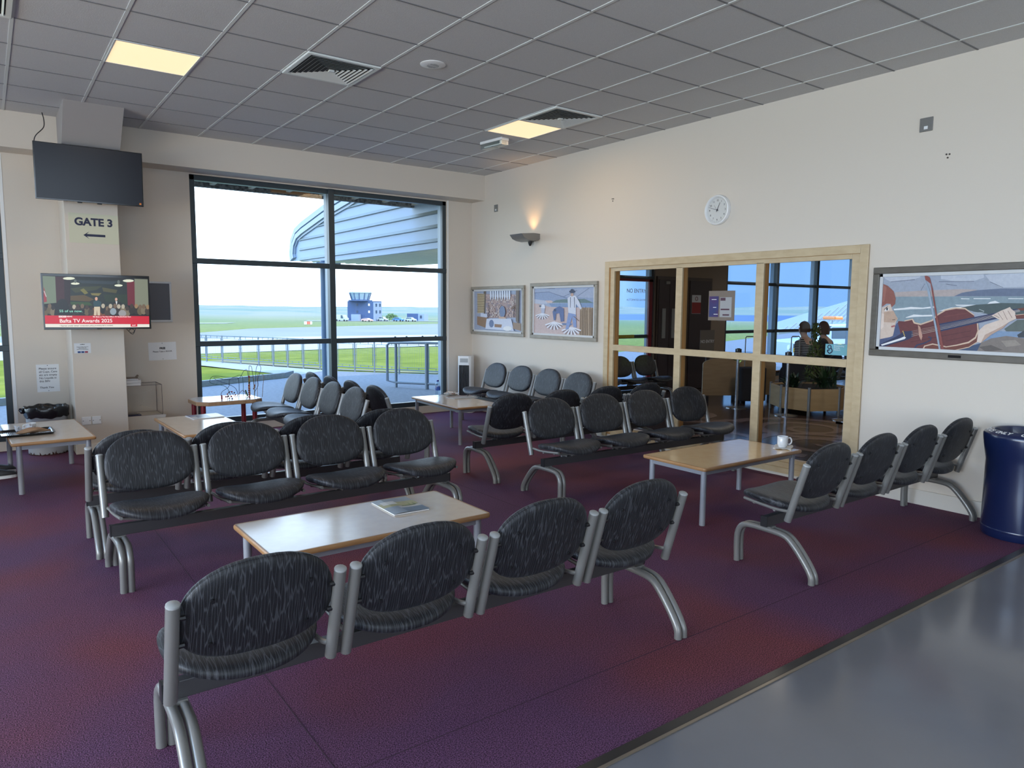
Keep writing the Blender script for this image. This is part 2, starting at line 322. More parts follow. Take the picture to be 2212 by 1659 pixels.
ART['kitchen']=[
(158,168,190,-624,341,670,343,680,-323,-622,-331),
(110,100,95,-350,309,-279,308,-302,-68,-348,-78),
(188,172,140,-520,256,-324,246,-341,-27,-512,-40),
(80,66,55,-520,236,-327,227,-326,233,-519,242),
(80,66,55,-520,211,-327,203,-326,208,-519,216),
(80,66,55,-520,185,-327,179,-326,184,-519,191),
(80,66,55,-520,160,-326,155,-326,160,-519,165),
(80,66,55,-519,134,-326,130,-326,136,-519,140),
(80,66,55,-519,109,-326,106,-326,111,-519,114),
(80,66,55,-519,83,-326,82,-326,87,-519,89),
(80,66,55,-519,58,-326,57,-326,63,-519,63),
(80,66,55,-519,32,-326,33,-326,39,-519,38),
(80,66,55,-519,7,-325,9,-326,14,-519,12),
(80,66,55,-519,-19,-325,-15,-325,-10,-519,-13),
(172,150,148,-291,242,481,229,465,-88,-270,-109),
(196,176,172,-285,231,-239,231,-237,215,-282,213),
(196,176,172,-228,231,-187,227,-181,214,-225,213),
(196,176,172,-150,230,-113,229,-103,214,-147,212),
(186,164,156,-104,230,-57,231,-57,213,-101,212),
(196,176,172,-29,229,18,226,17,213,-26,211),
(186,164,156,26,228,62,229,72,212,29,211),
(150,140,150,85,228,120,227,131,212,89,210),
(186,164,156,138,227,174,227,183,211,141,210),
(150,140,150,181,227,214,228,226,211,184,209),
(150,140,150,252,226,297,225,296,210,255,209),
(150,140,150,301,225,339,227,345,210,304,208),
(196,176,172,353,225,386,225,397,209,357,208),
(205,195,190,424,224,466,226,467,209,427,207),
(196,176,172,-248,207,-207,209,-201,191,-245,190),
(150,140,150,-189,207,-152,207,-142,191,-186,189),
(186,164,156,-130,206,-82,209,-84,190,-127,189),
(186,164,156,-84,206,-46,205,-38,190,-81,188),
(196,176,172,-6,205,33,207,40,189,-3,188),
(196,176,172,42,205,81,208,88,189,46,188),
(150,140,150,112,204,156,201,157,188,115,187),
(150,140,150,146,204,184,206,191,188,150,187),
(196,176,172,218,204,255,205,263,188,221,186),
(186,164,156,269,203,305,202,314,187,273,186),
(196,176,172,318,203,356,203,362,187,321,186),
(150,140,150,378,202,424,201,422,187,381,185),
(186,164,156,-286,184,-249,187,-238,168,-282,166),
(186,164,156,-212,184,-167,183,-164,167,-208,166),
(150,140,150,-156,183,-106,186,-108,167,-152,166),
(205,195,190,-97,183,-53,185,-51,167,-94,165),
(205,195,190,-47,183,-6,186,0,167,-43,165),
(186,164,156,17,182,61,182,63,166,20,165),
(186,164,156,70,182,104,183,116,166,73,164),
(186,164,156,128,181,173,182,173,166,131,164),
(150,140,150,185,181,219,178,230,165,189,164),
(205,195,190,249,181,295,179,293,165,252,163),
(196,176,172,312,180,351,183,356,165,315,163),
(186,164,156,352,180,389,179,395,164,355,163),
(150,140,150,420,179,463,179,463,164,423,163),
(150,140,150,-249,160,-208,161,-201,144,-245,142),
(150,140,150,-192,160,-142,159,-145,144,-189,142),
(186,164,156,-144,160,-97,161,-97,144,-141,142),
(186,164,156,-64,159,-20,159,-18,143,-61,142),
(205,195,190,-15,159,33,161,31,143,-12,142),
(186,164,156,32,159,65,156,77,143,35,142),
(205,195,190,92,159,138,158,137,143,95,141),
(186,164,156,168,158,203,157,212,143,171,141),
(205,195,190,223,158,269,158,267,142,226,141),
(196,176,172,261,158,301,155,306,142,264,141),
(186,164,156,329,158,362,160,373,142,332,140),
(196,176,172,391,157,427,158,434,142,394,140),
(205,195,190,427,157,464,155,470,142,430,140),
(186,164,156,-283,137,-235,134,-235,121,-279,119),
(196,176,172,-220,137,-183,136,-172,121,-217,119),
(205,195,190,-148,136,-107,135,-101,120,-144,119),
(186,164,156,-99,136,-55,133,-53,120,-96,119),
(196,176,172,-39,136,7,138,7,120,-36,119),
(186,164,156,29,136,73,137,74,120,32,118),
(150,140,150,86,136,127,133,132,120,89,118),
(196,176,172,140,136,182,138,185,120,143,118),
(205,195,190,182,135,223,135,227,120,185,118),
(150,140,150,246,135,283,133,290,120,249,118),
(196,176,172,315,135,357,134,359,120,318,118),
(205,195,190,355,135,398,134,398,120,358,118),
(205,195,190,424,135,464,135,467,119,427,118),
(150,140,150,-261,113,-211,114,-214,97,-258,95),
(186,164,156,-194,113,-148,112,-146,97,-190,95),
(150,140,150,-137,113,-100,111,-90,97,-134,95),
(196,176,172,-68,113,-33,112,-22,97,-65,95),
(150,140,150,-4,113,40,114,42,97,-1,95),
(196,176,172,39,113,82,113,85,97,42,95),
(196,176,172,279,113,314,112,323,97,282,95),
(196,176,172,327,112,370,109,371,97,330,95),
(205,195,190,374,112,415,111,417,97,377,95),
(150,140,150,-269,90,-220,88,-221,74,-266,72),
(186,164,156,-207,90,-158,88,-160,74,-204,72),
(186,164,156,-162,90,-116,89,-115,74,-159,72),
(205,195,190,-97,90,-49,90,-50,74,-94,72),
(150,140,150,-41,90,-3,90,5,74,-38,72),
(186,164,156,8,90,55,90,54,74,11,72),
(150,140,150,79,90,119,91,125,74,82,72),
(150,140,150,247,90,289,91,292,74,251,73),
(150,140,150,295,90,334,89,339,75,298,73),
(196,176,172,359,90,393,92,403,75,362,73),
(196,176,172,410,90,444,88,453,75,413,73),
(150,140,150,-247,66,-212,68,-200,50,-244,48),
(186,164,156,-185,66,-150,67,-138,50,-182,48),
(196,176,172,-141,66,-93,65,-94,50,-138,48),
(186,164,156,-70,66,-24,65,-23,51,-66,49),
(196,176,172,-3,67,40,65,44,51,1,49),
(186,164,156,50,67,91,69,96,51,53,49),
(150,140,150,264,67,304,67,309,52,268,50),
(205,195,190,323,67,360,68,367,52,326,50),
(196,176,172,381,67,417,66,425,52,384,50),
(186,164,156,433,68,466,70,476,53,436,51),
(196,176,172,-275,42,-236,42,-227,26,-271,24),
(186,164,156,-217,42,-169,43,-170,27,-214,25),
(205,195,190,-151,43,-111,45,-104,27,-148,25),
(186,164,156,-96,43,-61,42,-50,27,-93,25),
(150,140,150,-28,43,20,41,18,28,-25,26),
(196,176,172,18,43,64,46,64,28,21,26),
(150,140,150,80,44,125,44,126,28,83,26),
(186,164,156,239,44,285,42,283,29,242,27),
(196,176,172,308,45,349,45,352,30,312,28),
(150,140,150,371,45,417,47,415,30,375,28),
(186,164,156,405,45,437,44,448,30,408,28),
(186,164,156,-256,19,-210,22,-208,3,-253,1),
(196,176,172,-179,19,-143,21,-132,3,-176,1),
(196,176,172,-137,19,-89,16,-90,4,-134,2),
(186,164,156,-84,20,-47,22,-38,4,-81,2),
(150,140,150,-7,20,39,22,39,5,-4,3),
(205,195,190,42,20,76,21,88,5,45,3),
(150,140,150,268,22,312,21,312,7,271,5),
(186,164,156,327,22,362,23,371,7,330,5),
(150,140,150,382,23,419,20,426,7,385,5),
(205,195,190,-266,-5,-226,-6,-218,-21,-263,-23),
(196,176,172,-223,-5,-187,-3,-175,-20,-219,-23),
(186,164,156,-162,-4,-118,-3,-114,-20,-158,-22),
(186,164,156,-86,-4,-42,-5,-39,-19,-83,-21),
(150,140,150,-27,-3,17,-6,19,-19,-24,-21),
(196,176,172,21,-3,64,1,67,-18,24,-20),
(186,164,156,80,-2,116,0,126,-18,84,-20),
(150,140,150,261,-1,306,-1,305,-16,264,-18),
(196,176,172,297,-1,339,-4,341,-16,300,-18),
(196,176,172,370,0,413,-2,413,-15,373,-17),
(150,140,150,420,0,452,2,463,-15,423,-17),
(150,140,150,-256,-29,-205,-26,-208,-44,-252,-47),
(196,176,172,-184,-28,-135,-31,-137,-44,-181,-46),
(196,176,172,-126,-27,-82,-25,-79,-43,-123,-45),
(205,195,190,-61,-27,-26,-24,-15,-42,-58,-44),
(205,195,190,-22,-26,21,-26,24,-42,-19,-44),
(205,195,190,41,-26,86,-28,87,-41,44,-43),
(186,164,156,267,-24,304,-26,311,-39,270,-41),
(150,140,150,339,-23,377,-23,383,-38,342,-40),
(186,164,156,375,-23,410,-21,419,-37,378,-40),
(196,176,172,-284,-53,-247,-51,-236,-68,-281,-71),
(150,140,150,-211,-52,-162,-51,-164,-67,-208,-70),
(150,140,150,-168,-51,-120,-53,-120,-67,-164,-69),
(205,195,190,-105,-51,-61,-49,-58,-66,-102,-68),
(186,164,156,-50,-50,-9,-51,-3,-65,-46,-68),
(205,195,190,31,-49,68,-47,77,-64,35,-67),
(196,176,172,81,-48,128,-48,127,-64,85,-66),
(186,164,156,242,-47,284,-47,287,-62,245,-64),
(196,176,172,311,-46,349,-44,355,-61,314,-63),
(196,176,172,363,-45,397,-46,407,-60,366,-62),
(150,140,150,410,-45,449,-43,453,-60,413,-62),
(150,140,150,-245,-76,-206,-74,-197,-91,-242,-94),
(186,164,156,-190,-75,-149,-77,-142,-91,-186,-93),
(205,195,190,-138,-74,-91,-71,-91,-90,-135,-92),
(186,164,156,-68,-74,-19,-70,-22,-89,-65,-91),
(196,176,172,-7,-73,35,-71,39,-88,-4,-90),
(196,176,172,56,-72,102,-72,102,-87,60,-89),
(150,140,150,273,-69,309,-68,317,-84,276,-86),
(196,176,172,324,-68,369,-66,368,-83,327,-85),
(196,176,172,383,-68,420,-68,426,-82,386,-85),
(215,222,236,-158,301,-127,300,-114,208,-141,147,-164,209),
(215,222,236,-99,300,-68,299,-55,208,-85,146,-105,208),
(215,222,236,-40,299,-9,299,4,207,-17,146,-46,208),
(215,222,236,18,298,49,298,62,207,43,146,13,207),
(215,222,236,76,297,106,297,119,206,101,146,71,207),
(215,222,236,133,296,163,296,176,206,144,146,128,206),
(215,222,236,190,295,220,295,232,205,204,145,185,206),
(215,222,236,246,295,276,294,288,205,269,145,241,205),
(215,222,236,302,294,331,293,344,205,316,145,297,205),
(120,135,165,226,-10,212,-59,175,-90,129,-90,91,-60,76,-11,90,38,127,69,174,69,211,39),
(200,170,150,254,-113,235,-134,184,-147,121,-149,69,-137,49,-117,69,-96,120,-82,183,-81,234,-93),
(146,118,96,-495,-85,-225,-98,-256,-253,-495,-208),
(205,210,225,-244,-116,365,-106,431,-276,-276,-266),
(200,206,222,-400,-33,-229,-50,-235,-100,-400,-90),
(112,128,160,-55,-184,-67,-217,-98,-239,-136,-240,-168,-220,-180,-187,-169,-153,-137,-131,-98,-131,-67,-151),
(120,108,100,475,304,545,305,538,-188,475,-135),
(152,130,112,409,-157,611,-169,595,-271,410,-242),
(232,232,232,384,-243,364,-263,312,-278,246,-279,192,-268,172,-249,192,-228,245,-214,311,-212,364,-223),
(150,120,100,-39,-189,144,-193,129,-237,-39,-233),
(130,105,90,391,25,476,68,450,86,365,43),
(70,66,70,-187,85,-186,-94,-176,-94,-177,85),
(70,66,70,443,221,418,-85,427,-85,452,220),
]
ART['harvest']=[
(160,172,198,-649,337,647,332,666,-336,-638,-338),
(142,158,190,-607,238,-282,247,-107,208,87,180,609,161,610,98,-605,121),
(184,190,208,-606,157,-382,136,-179,119,-330,94,-605,94),
(200,180,178,-356,136,-229,135,-154,104,-305,101),
(104,128,132,-229,107,-130,141,16,150,229,149,411,154,578,102),
(126,150,188,-279,97,610,102,612,46,19,41,-228,56),
(196,176,174,-605,99,-485,91,-253,51,612,46,622,-301,-611,-312),
(170,150,128,334,48,612,43,611,-301,320,-297),
(92,104,134,-607,236,-282,244,-282,249,-607,241),
(92,104,134,-283,245,-83,198,-81,203,-281,249),
(92,104,134,-83,198,110,150,113,155,-81,203),
(92,104,134,17,182,274,255,271,260,14,186),
(92,104,134,276,180,498,282,494,285,272,184),
(92,104,134,-608,301,-158,285,-158,290,-608,306),
(110,90,72,333,51,348,-300,355,-300,340,51),
(110,90,72,351,12,352,-300,359,-300,358,12),
(110,90,72,368,14,376,-299,383,-299,375,15),
(90,76,66,384,40,387,-299,394,-299,391,40),
(90,76,66,400,44,405,-298,412,-298,407,44),
(110,90,72,417,36,427,-297,433,-297,424,36),
(90,76,66,433,58,438,-297,445,-297,440,58),
(110,90,72,451,18,465,-296,472,-296,458,18),
(90,76,66,467,45,474,-296,480,-296,473,45),
(205,185,160,483,55,493,-295,500,-295,489,55),
(90,76,66,500,30,503,-295,510,-295,506,30),
(110,90,72,515,53,529,-294,535,-294,522,54),
(90,76,66,532,30,545,-293,552,-293,539,30),
(90,76,66,548,44,561,-293,568,-292,555,44),
(90,76,66,564,44,573,-292,580,-292,571,44),
(90,76,66,581,40,596,-291,603,-291,587,40),
(224,226,236,-413,-27,-560,-59,-553,-72,-406,-39),
(86,80,100,-412,-31,-546,-77,-542,-82,-408,-35),
(224,226,236,-416,-28,-532,-87,-519,-97,-403,-38),
(86,80,100,-413,-32,-504,-100,-498,-103,-407,-35),
(224,226,236,-419,-30,-482,-106,-463,-112,-401,-36),
(86,80,100,-414,-33,-445,-112,-437,-114,-406,-34),
(224,226,236,-420,-33,-419,-114,-398,-114,-400,-33),
(86,80,100,-414,-34,-380,-113,-372,-111,-406,-33),
(224,226,236,-419,-36,-354,-110,-336,-104,-401,-30),
(86,80,100,-413,-35,-321,-100,-315,-97,-407,-32),
(224,226,236,-416,-38,-301,-93,-288,-83,-404,-28),
(86,80,100,-412,-35,-279,-78,-275,-74,-408,-31),
(224,226,236,-413,-39,-269,-68,-263,-56,-407,-27),
(224,226,236,-165,-133,-349,-176,-340,-192,-157,-149),
(86,80,100,-163,-139,-331,-200,-327,-204,-159,-143),
(224,226,236,-169,-135,-314,-211,-297,-223,-153,-147),
(86,80,100,-164,-139,-278,-228,-272,-231,-158,-142),
(224,226,236,-173,-137,-251,-235,-227,-242,-150,-145),
(86,80,100,-165,-140,-204,-243,-196,-244,-158,-141),
(224,226,236,-174,-141,-172,-244,-146,-244,-148,-141),
(86,80,100,-165,-142,-122,-242,-115,-240,-158,-140),
(224,226,236,-173,-145,-92,-238,-69,-230,-150,-137),
(86,80,100,-164,-143,-49,-225,-43,-221,-158,-139),
(224,226,236,-169,-148,-25,-216,-10,-203,-153,-134),
(86,80,100,-163,-143,3,-196,6,-191,-159,-139),
(224,226,236,-165,-149,14,-184,22,-168,-157,-133),
(224,226,236,174,-193,-12,-239,-3,-255,183,-209),
(86,80,100,177,-199,7,-263,10,-267,181,-203),
(224,226,236,171,-194,24,-275,41,-288,187,-207),
(86,80,100,176,-199,61,-293,66,-295,182,-202),
(224,226,236,167,-197,88,-299,112,-307,191,-205),
(86,80,100,175,-200,136,-308,143,-309,182,-201),
(224,226,236,166,-201,168,-309,195,-308,192,-200),
(86,80,100,175,-201,219,-306,226,-304,182,-200),
(224,226,236,167,-205,250,-302,273,-293,190,-196),
(86,80,100,176,-202,293,-288,298,-285,181,-199),
(224,226,236,171,-208,317,-279,333,-265,187,-194),
(86,80,100,177,-203,345,-257,348,-253,180,-199),
(224,226,236,175,-209,357,-244,365,-228,183,-193),
(216,220,232,-347,46,-355,21,-378,6,-407,6,-431,21,-440,46,-431,70,-408,86,-380,86,-356,71),
(90,100,120,-430,62,-434,54,-446,50,-460,50,-472,54,-477,62,-472,69,-461,74,-446,74,-434,70),
(176,182,204,-437,34,-354,35,-358,-30,-426,-30),
(96,112,156,-196,-7,-140,36,-55,63,31,32,37,-127,-26,-137,-58,-27,-121,-35,-134,-117,-169,-118),
(70,80,110,-120,12,-125,1,-138,-6,-155,-6,-169,1,-174,12,-169,23,-156,30,-139,30,-125,23),
(110,130,170,-1,-151,201,-154,166,-177,-1,-174),
(204,210,226,99,165,169,195,251,194,321,121,373,38,347,23,262,91,262,-61,121,-40),
(60,70,90,153,175,152,45,161,45,163,175),
(60,70,90,223,174,231,45,240,45,233,175),
(132,152,198,120,-20,263,-39,279,-202,223,-197,192,-78,125,-227,68,-229),
(190,160,146,213,205,208,193,195,185,177,185,163,193,157,206,162,218,176,226,194,226,208,218),
(64,74,98,240,243,230,232,202,226,168,226,139,233,128,244,139,255,167,261,201,261,229,254),
(64,74,98,214,258,209,248,194,241,175,241,160,248,154,259,159,270,174,276,193,276,208,269),
(120,96,84,218,-65,324,-124,331,-118,226,-59),
]
ART['tv']=[
(14,15,16,-459,250,461,246,454,-259,-463,-249),
(112,126,106,-456,246,-353,243,-356,-11,-457,-23),
(56,18,28,-353,242,-280,242,-288,-11,-356,-16),
(30,10,16,-280,242,-226,242,-240,-31,-288,-11),
(24,34,32,-228,219,264,219,264,-41,-240,-33),
(40,52,60,-188,211,179,209,136,179,-130,184),
(52,58,34,-232,130,-132,149,42,159,-12,120,-194,90),
(112,108,50,-151,118,-120,134,-82,89,-113,74),
(120,112,60,-62,87,33,89,6,62,-53,68),
(74,72,40,41,147,175,124,163,91,49,106),
(84,66,34,-235,59,-116,68,-36,27,-78,5,-238,13),
(44,72,34,-238,1,-78,-2,-50,-36,-240,-33),
(30,46,30,48,77,258,81,259,-15,65,7),
(104,20,38,264,209,334,213,328,-41,262,-29),
(124,128,108,335,240,458,238,455,-40,328,-41),
(150,50,60,-452,145,-437,71,-433,-1,-460,-8),
(200,190,190,-454,101,-439,45,-433,48,-448,104),
(226,230,206,-188,229,-199,221,-225,215,-256,214,-282,218,-291,226,-281,234,-255,240,-223,241,-198,237),
(226,230,206,-151,180,-159,173,-178,168,-201,168,-220,171,-227,178,-219,185,-200,189,-177,190,-158,186),
(226,230,206,226,170,218,163,199,158,176,158,157,162,150,168,158,176,177,180,200,181,219,177),
(226,230,206,330,220,320,212,294,206,262,205,237,210,227,218,237,226,263,232,295,233,320,229),
(90,100,96,-176,202,-179,191,-185,184,-192,184,-198,191,-200,201,-197,212,-191,219,-183,219,-178,213),
(90,100,96,202,203,199,190,192,182,185,182,179,190,177,202,180,215,186,223,194,223,200,215),
(120,66,40,-89,-60,68,-59,54,-134,-77,-134),
(36,66,76,-43,3,-25,15,-1,16,26,2,24,-43,-42,-43),
(206,190,164,-38,-47,13,-46,10,-134,-13,-134,-15,-76,-22,-134,-44,-134),
(214,164,140,-4,32,-6,21,-13,14,-20,14,-26,21,-28,32,-25,43,-19,49,-11,50,-5,43),
(20,20,24,133,1,160,13,208,-3,205,-53,134,-51),
(220,220,216,153,10,170,10,162,-33),
(206,160,140,172,29,169,20,163,14,156,13,151,19,149,29,152,39,158,45,165,45,170,39),
(96,84,60,-431,-110,-437,-133,-450,-147,-465,-147,-477,-133,-480,-110,-475,-88,-462,-74,-446,-74,-434,-88),
(60,44,36,-438,-69,-442,-83,-450,-91,-459,-91,-467,-83,-469,-70,-465,-56,-457,-48,-448,-48,-441,-56),
(96,84,60,-390,-82,-396,-105,-410,-119,-425,-119,-437,-105,-440,-82,-434,-60,-421,-46,-406,-46,-394,-60),
(110,90,70,-398,-41,-401,-55,-410,-63,-419,-63,-426,-55,-429,-42,-425,-28,-417,-20,-407,-20,-400,-28),
(120,108,86,-363,-100,-369,-123,-382,-137,-398,-137,-410,-123,-413,-100,-407,-77,-394,-63,-379,-63,-367,-77),
(34,28,28,-371,-59,-374,-72,-383,-81,-392,-81,-399,-72,-402,-59,-398,-46,-390,-37,-380,-37,-373,-46),
(96,84,60,-326,-95,-332,-118,-345,-132,-361,-132,-373,-118,-377,-95,-371,-72,-357,-58,-342,-58,-330,-72),
(34,28,28,-334,-54,-337,-67,-346,-76,-355,-76,-363,-68,-365,-54,-361,-41,-353,-33,-343,-32,-336,-41),
(40,34,30,-296,-87,-302,-109,-315,-124,-331,-124,-343,-110,-346,-87,-340,-64,-327,-50,-311,-50,-299,-64),
(180,170,150,-303,-46,-307,-59,-315,-67,-325,-67,-332,-59,-335,-46,-331,-32,-323,-24,-313,-24,-306,-32),
(120,108,86,-257,-94,-263,-117,-276,-131,-292,-131,-304,-117,-308,-94,-302,-71,-288,-57,-273,-57,-260,-71),
(150,120,84,-264,-53,-268,-66,-276,-75,-286,-75,-294,-67,-296,-53,-292,-40,-284,-31,-274,-31,-267,-40),
(40,34,30,-220,-82,-226,-105,-239,-119,-255,-119,-267,-105,-271,-82,-265,-59,-252,-45,-236,-45,-224,-59),
(34,28,28,-228,-41,-231,-54,-240,-63,-249,-63,-257,-54,-259,-41,-256,-27,-247,-19,-237,-19,-230,-27),
(40,34,30,-186,-91,-192,-114,-206,-128,-222,-128,-234,-114,-238,-91,-232,-68,-218,-54,-202,-54,-190,-68),
(180,170,150,-194,-49,-198,-63,-206,-71,-216,-71,-223,-63,-226,-50,-222,-36,-214,-28,-204,-28,-196,-36),
(64,50,40,-155,-81,-161,-105,-175,-119,-191,-119,-203,-105,-207,-82,-201,-59,-187,-44,-171,-44,-159,-58),
(60,44,36,-163,-40,-167,-53,-175,-62,-185,-62,-193,-54,-195,-40,-191,-26,-183,-18,-173,-18,-165,-26),
(40,34,30,-116,-83,-122,-106,-136,-121,-152,-121,-164,-106,-168,-83,-162,-60,-148,-46,-132,-46,-120,-60),
(110,90,70,-124,-41,-128,-55,-136,-63,-146,-64,-154,-55,-156,-42,-152,-28,-144,-19,-134,-19,-126,-28),
(96,84,60,-76,-94,-83,-118,-97,-132,-113,-132,-125,-118,-129,-94,-123,-71,-109,-57,-93,-57,-80,-71),
(60,44,36,-85,-52,-88,-66,-97,-75,-107,-75,-115,-66,-117,-53,-113,-39,-105,-30,-95,-30,-87,-39),
(64,50,40,-41,-97,-47,-120,-61,-135,-77,-135,-90,-120,-94,-97,-88,-74,-74,-59,-58,-59,-45,-74),
(34,28,28,-49,-55,-53,-69,-62,-77,-72,-77,-79,-69,-82,-55,-78,-42,-69,-33,-59,-33,-52,-41),
(22,22,26,66,-81,59,-105,45,-119,29,-119,16,-105,12,-81,18,-58,32,-43,49,-43,62,-57),
(180,170,150,57,-39,53,-52,45,-61,35,-61,27,-53,24,-39,28,-25,37,-16,47,-16,55,-25),
(64,50,40,103,-106,97,-129,83,-144,66,-144,53,-129,49,-106,55,-82,70,-67,86,-67,99,-82),
(110,90,70,95,-63,91,-77,82,-86,72,-86,64,-77,62,-63,65,-49,74,-41,84,-41,92,-49),
(64,50,40,132,-82,125,-106,111,-121,94,-121,81,-106,77,-83,84,-59,98,-44,115,-44,128,-59),
(180,170,150,123,-40,119,-54,110,-62,100,-63,92,-54,90,-40,93,-26,102,-18,113,-18,121,-26),
(64,50,40,173,-80,166,-103,152,-118,135,-118,122,-104,118,-80,124,-56,138,-42,155,-41,168,-56),
(110,90,70,164,-37,160,-51,151,-60,141,-60,133,-51,130,-37,134,-23,143,-15,153,-15,161,-23),
(40,34,30,206,-85,199,-109,185,-124,168,-124,155,-109,151,-86,157,-62,171,-47,188,-47,202,-62),
(180,170,150,197,-43,193,-57,184,-65,174,-65,166,-57,163,-43,167,-29,176,-20,186,-20,194,-29),
(120,108,86,245,-86,238,-110,224,-125,207,-125,193,-110,189,-86,196,-62,210,-48,227,-47,240,-62),
(180,170,150,236,-43,232,-57,223,-66,213,-66,204,-57,202,-43,206,-29,215,-21,225,-20,233,-29),
(120,108,86,282,-105,275,-129,261,-144,244,-144,230,-129,226,-105,232,-81,247,-66,264,-66,277,-81),
(60,44,36,273,-62,269,-76,260,-85,249,-85,241,-76,239,-62,243,-48,251,-39,262,-39,270,-48),
(40,34,30,324,-81,318,-105,303,-120,286,-120,272,-105,268,-81,275,-57,289,-42,307,-42,320,-57),
(60,44,36,315,-37,311,-52,302,-60,292,-60,283,-52,281,-38,285,-24,294,-15,304,-15,313,-23),
(40,34,30,366,-82,360,-106,345,-121,328,-121,314,-106,310,-82,316,-58,331,-43,348,-43,362,-58),
(150,120,84,357,-39,353,-53,344,-62,334,-62,325,-53,323,-39,327,-25,336,-16,346,-16,355,-25),
(96,84,60,402,-89,395,-114,381,-129,363,-128,350,-114,345,-89,352,-65,366,-50,384,-50,398,-65),
(110,90,70,393,-46,389,-60,380,-69,369,-69,361,-60,358,-46,362,-32,371,-23,382,-23,390,-32),
(120,108,86,436,-84,429,-108,414,-123,397,-123,383,-109,379,-84,385,-60,400,-45,418,-45,431,-60),
(110,90,70,427,-41,423,-55,414,-64,403,-64,394,-55,392,-41,396,-27,405,-18,416,-18,424,-26),
(64,50,40,475,-90,468,-115,453,-130,435,-130,422,-115,417,-91,424,-66,439,-51,456,-51,470,-66),
(150,120,84,465,-47,461,-61,452,-70,441,-70,433,-61,430,-47,434,-33,443,-24,454,-24,462,-32),
(14,14,18,-261,-25,-272,-58,-297,-78,-325,-78,-348,-58,-355,-26,-345,6,-320,26,-291,27,-269,7),
(16,16,20,-368,-43,-250,-42,-245,-134,-382,-134),
(140,156,166,157,-94,150,-115,135,-128,117,-128,103,-115,98,-94,105,-73,120,-60,138,-60,152,-73),
(150,150,150,245,-113,238,-134,219,-147,196,-147,179,-134,173,-113,181,-92,200,-79,222,-79,239,-92),
(8,10,12,-340,-75,-123,-76,-122,-111,-340,-110),
(206,16,48,-460,-133,455,-141,454,-224,-461,-214),
(236,230,218,-461,-215,454,-225,454,-258,-462,-247),
(206,16,48,280,-220,342,-222,341,-249,279,-248),
]

# ------------------------------------------------------------------ materials
def carpet():
    mt = mat('carpet', rough=.8, spec=.22, sheen=.0); n = mt.node_tree.nodes; l = mt.node_tree.links; p = n['Principled BSDF']
    t = n.new('ShaderNodeTexCoord')
    a = n.new('ShaderNodeTexNoise'); a.inputs['Scale'].default_value = .8; a.inputs['Detail'].default_value = 2
    b = n.new('ShaderNodeTexNoise'); b.inputs['Scale'].default_value = 200; b.inputs['Detail'].default_value = 2
    for q in (a, b): l.new(t.outputs['Object'], q.inputs['Vector'])
    r = n.new('ShaderNodeValToRGB'); l.new(a.outputs[0], r.inputs[0])
    r.color_ramp.elements[0].position = .42; r.color_ramp.elements[0].color = (.112, .046, .100, 1)
    r.color_ramp.elements[1].position = .66; r.color_ramp.elements[1].color = (.165, .044, .058, 1)  # purple-to-maroon blotches paint patches of coloured light into the carpet
    r2 = n.new('ShaderNodeValToRGB'); l.new(b.outputs[0], r2.inputs[0])
    r2.color_ramp.elements[0].position = .36; r2.color_ramp.elements[0].color = (.32, .32, .32, 1)
    r2.color_ramp.elements[1].position = .66; r2.color_ramp.elements[1].color = (1.75, 1.75, 1.75, 1)
    k = n.new('ShaderNodeMix'); k.data_type = 'RGBA'; k.blend_type = 'MULTIPLY'; k.inputs[0].default_value = 1
    l.new(r.outputs[0], k.inputs[6]); l.new(r2.outputs[0], k.inputs[7]); l.new(k.outputs[2], p.inputs['Base Color'])
    bp = n.new('ShaderNodeBump'); bp.inputs['Strength'].default_value = .7; bp.inputs['Distance'].default_value = .004
    l.new(b.outputs[0], bp.inputs['Height']); l.new(bp.outputs[0], p.inputs['Normal']); return mt
def fabric(name, rot):
    mt = mat(name, rough=.50, spec=.44, sheen=.03); n = mt.node_tree.nodes; l = mt.node_tree.links; p = n['Principled BSDF']
    p.inputs['Sheen Tint'].default_value = (.75, .85, 1, 1)
    t = n.new('ShaderNodeTexCoord'); mp = n.new('ShaderNodeMapping'); mp.inputs['Scale'].default_value = rot
    ns = n.new('ShaderNodeTexNoise'); ns.inputs['Scale'].default_value = 12; l.new(t.outputs['Object'], ns.inputs['Vector'])
    ad = n.new('ShaderNodeMix'); ad.data_type = 'RGBA'; ad.blend_type = 'LINEAR_LIGHT'; ad.inputs[0].default_value = .003
    l.new(t.outputs['Object'], ad.inputs[6]); l.new(ns.outputs['Color'], ad.inputs[7])
    l.new(ad.outputs[2], mp.inputs[0])
    v = n.new('ShaderNodeTexVoronoi'); v.feature = 'DISTANCE_TO_EDGE'; v.inputs['Scale'].default_value = 1; l.new(mp.outputs[0], v.inputs['Vector'])
    r = n.new('ShaderNodeValToRGB'); l.new(v.outputs['Distance'], r.inputs[0])
    r.color_ramp.elements[0].position = .02; r.color_ramp.elements[0].color = (.052, .054, .062, 1)
    r.color_ramp.elements[1].position = .09; r.color_ramp.elements[1].color = (.0095, .0098, .0125, 1)
    l.new(r.outputs[0], p.inputs['Base Color'])
    f = n.new('ShaderNodeTexNoise'); f.inputs['Scale'].default_value = 500; l.new(t.outputs['Object'], f.inputs['Vector'])
    bp = n.new('ShaderNodeBump'); bp.inputs['Strength'].default_value = .35; bp.inputs['Distance'].default_value = .002
    l.new(f.outputs[0], bp.inputs['Height']); l.new(bp.outputs[0], p.inputs['Normal']); return mt
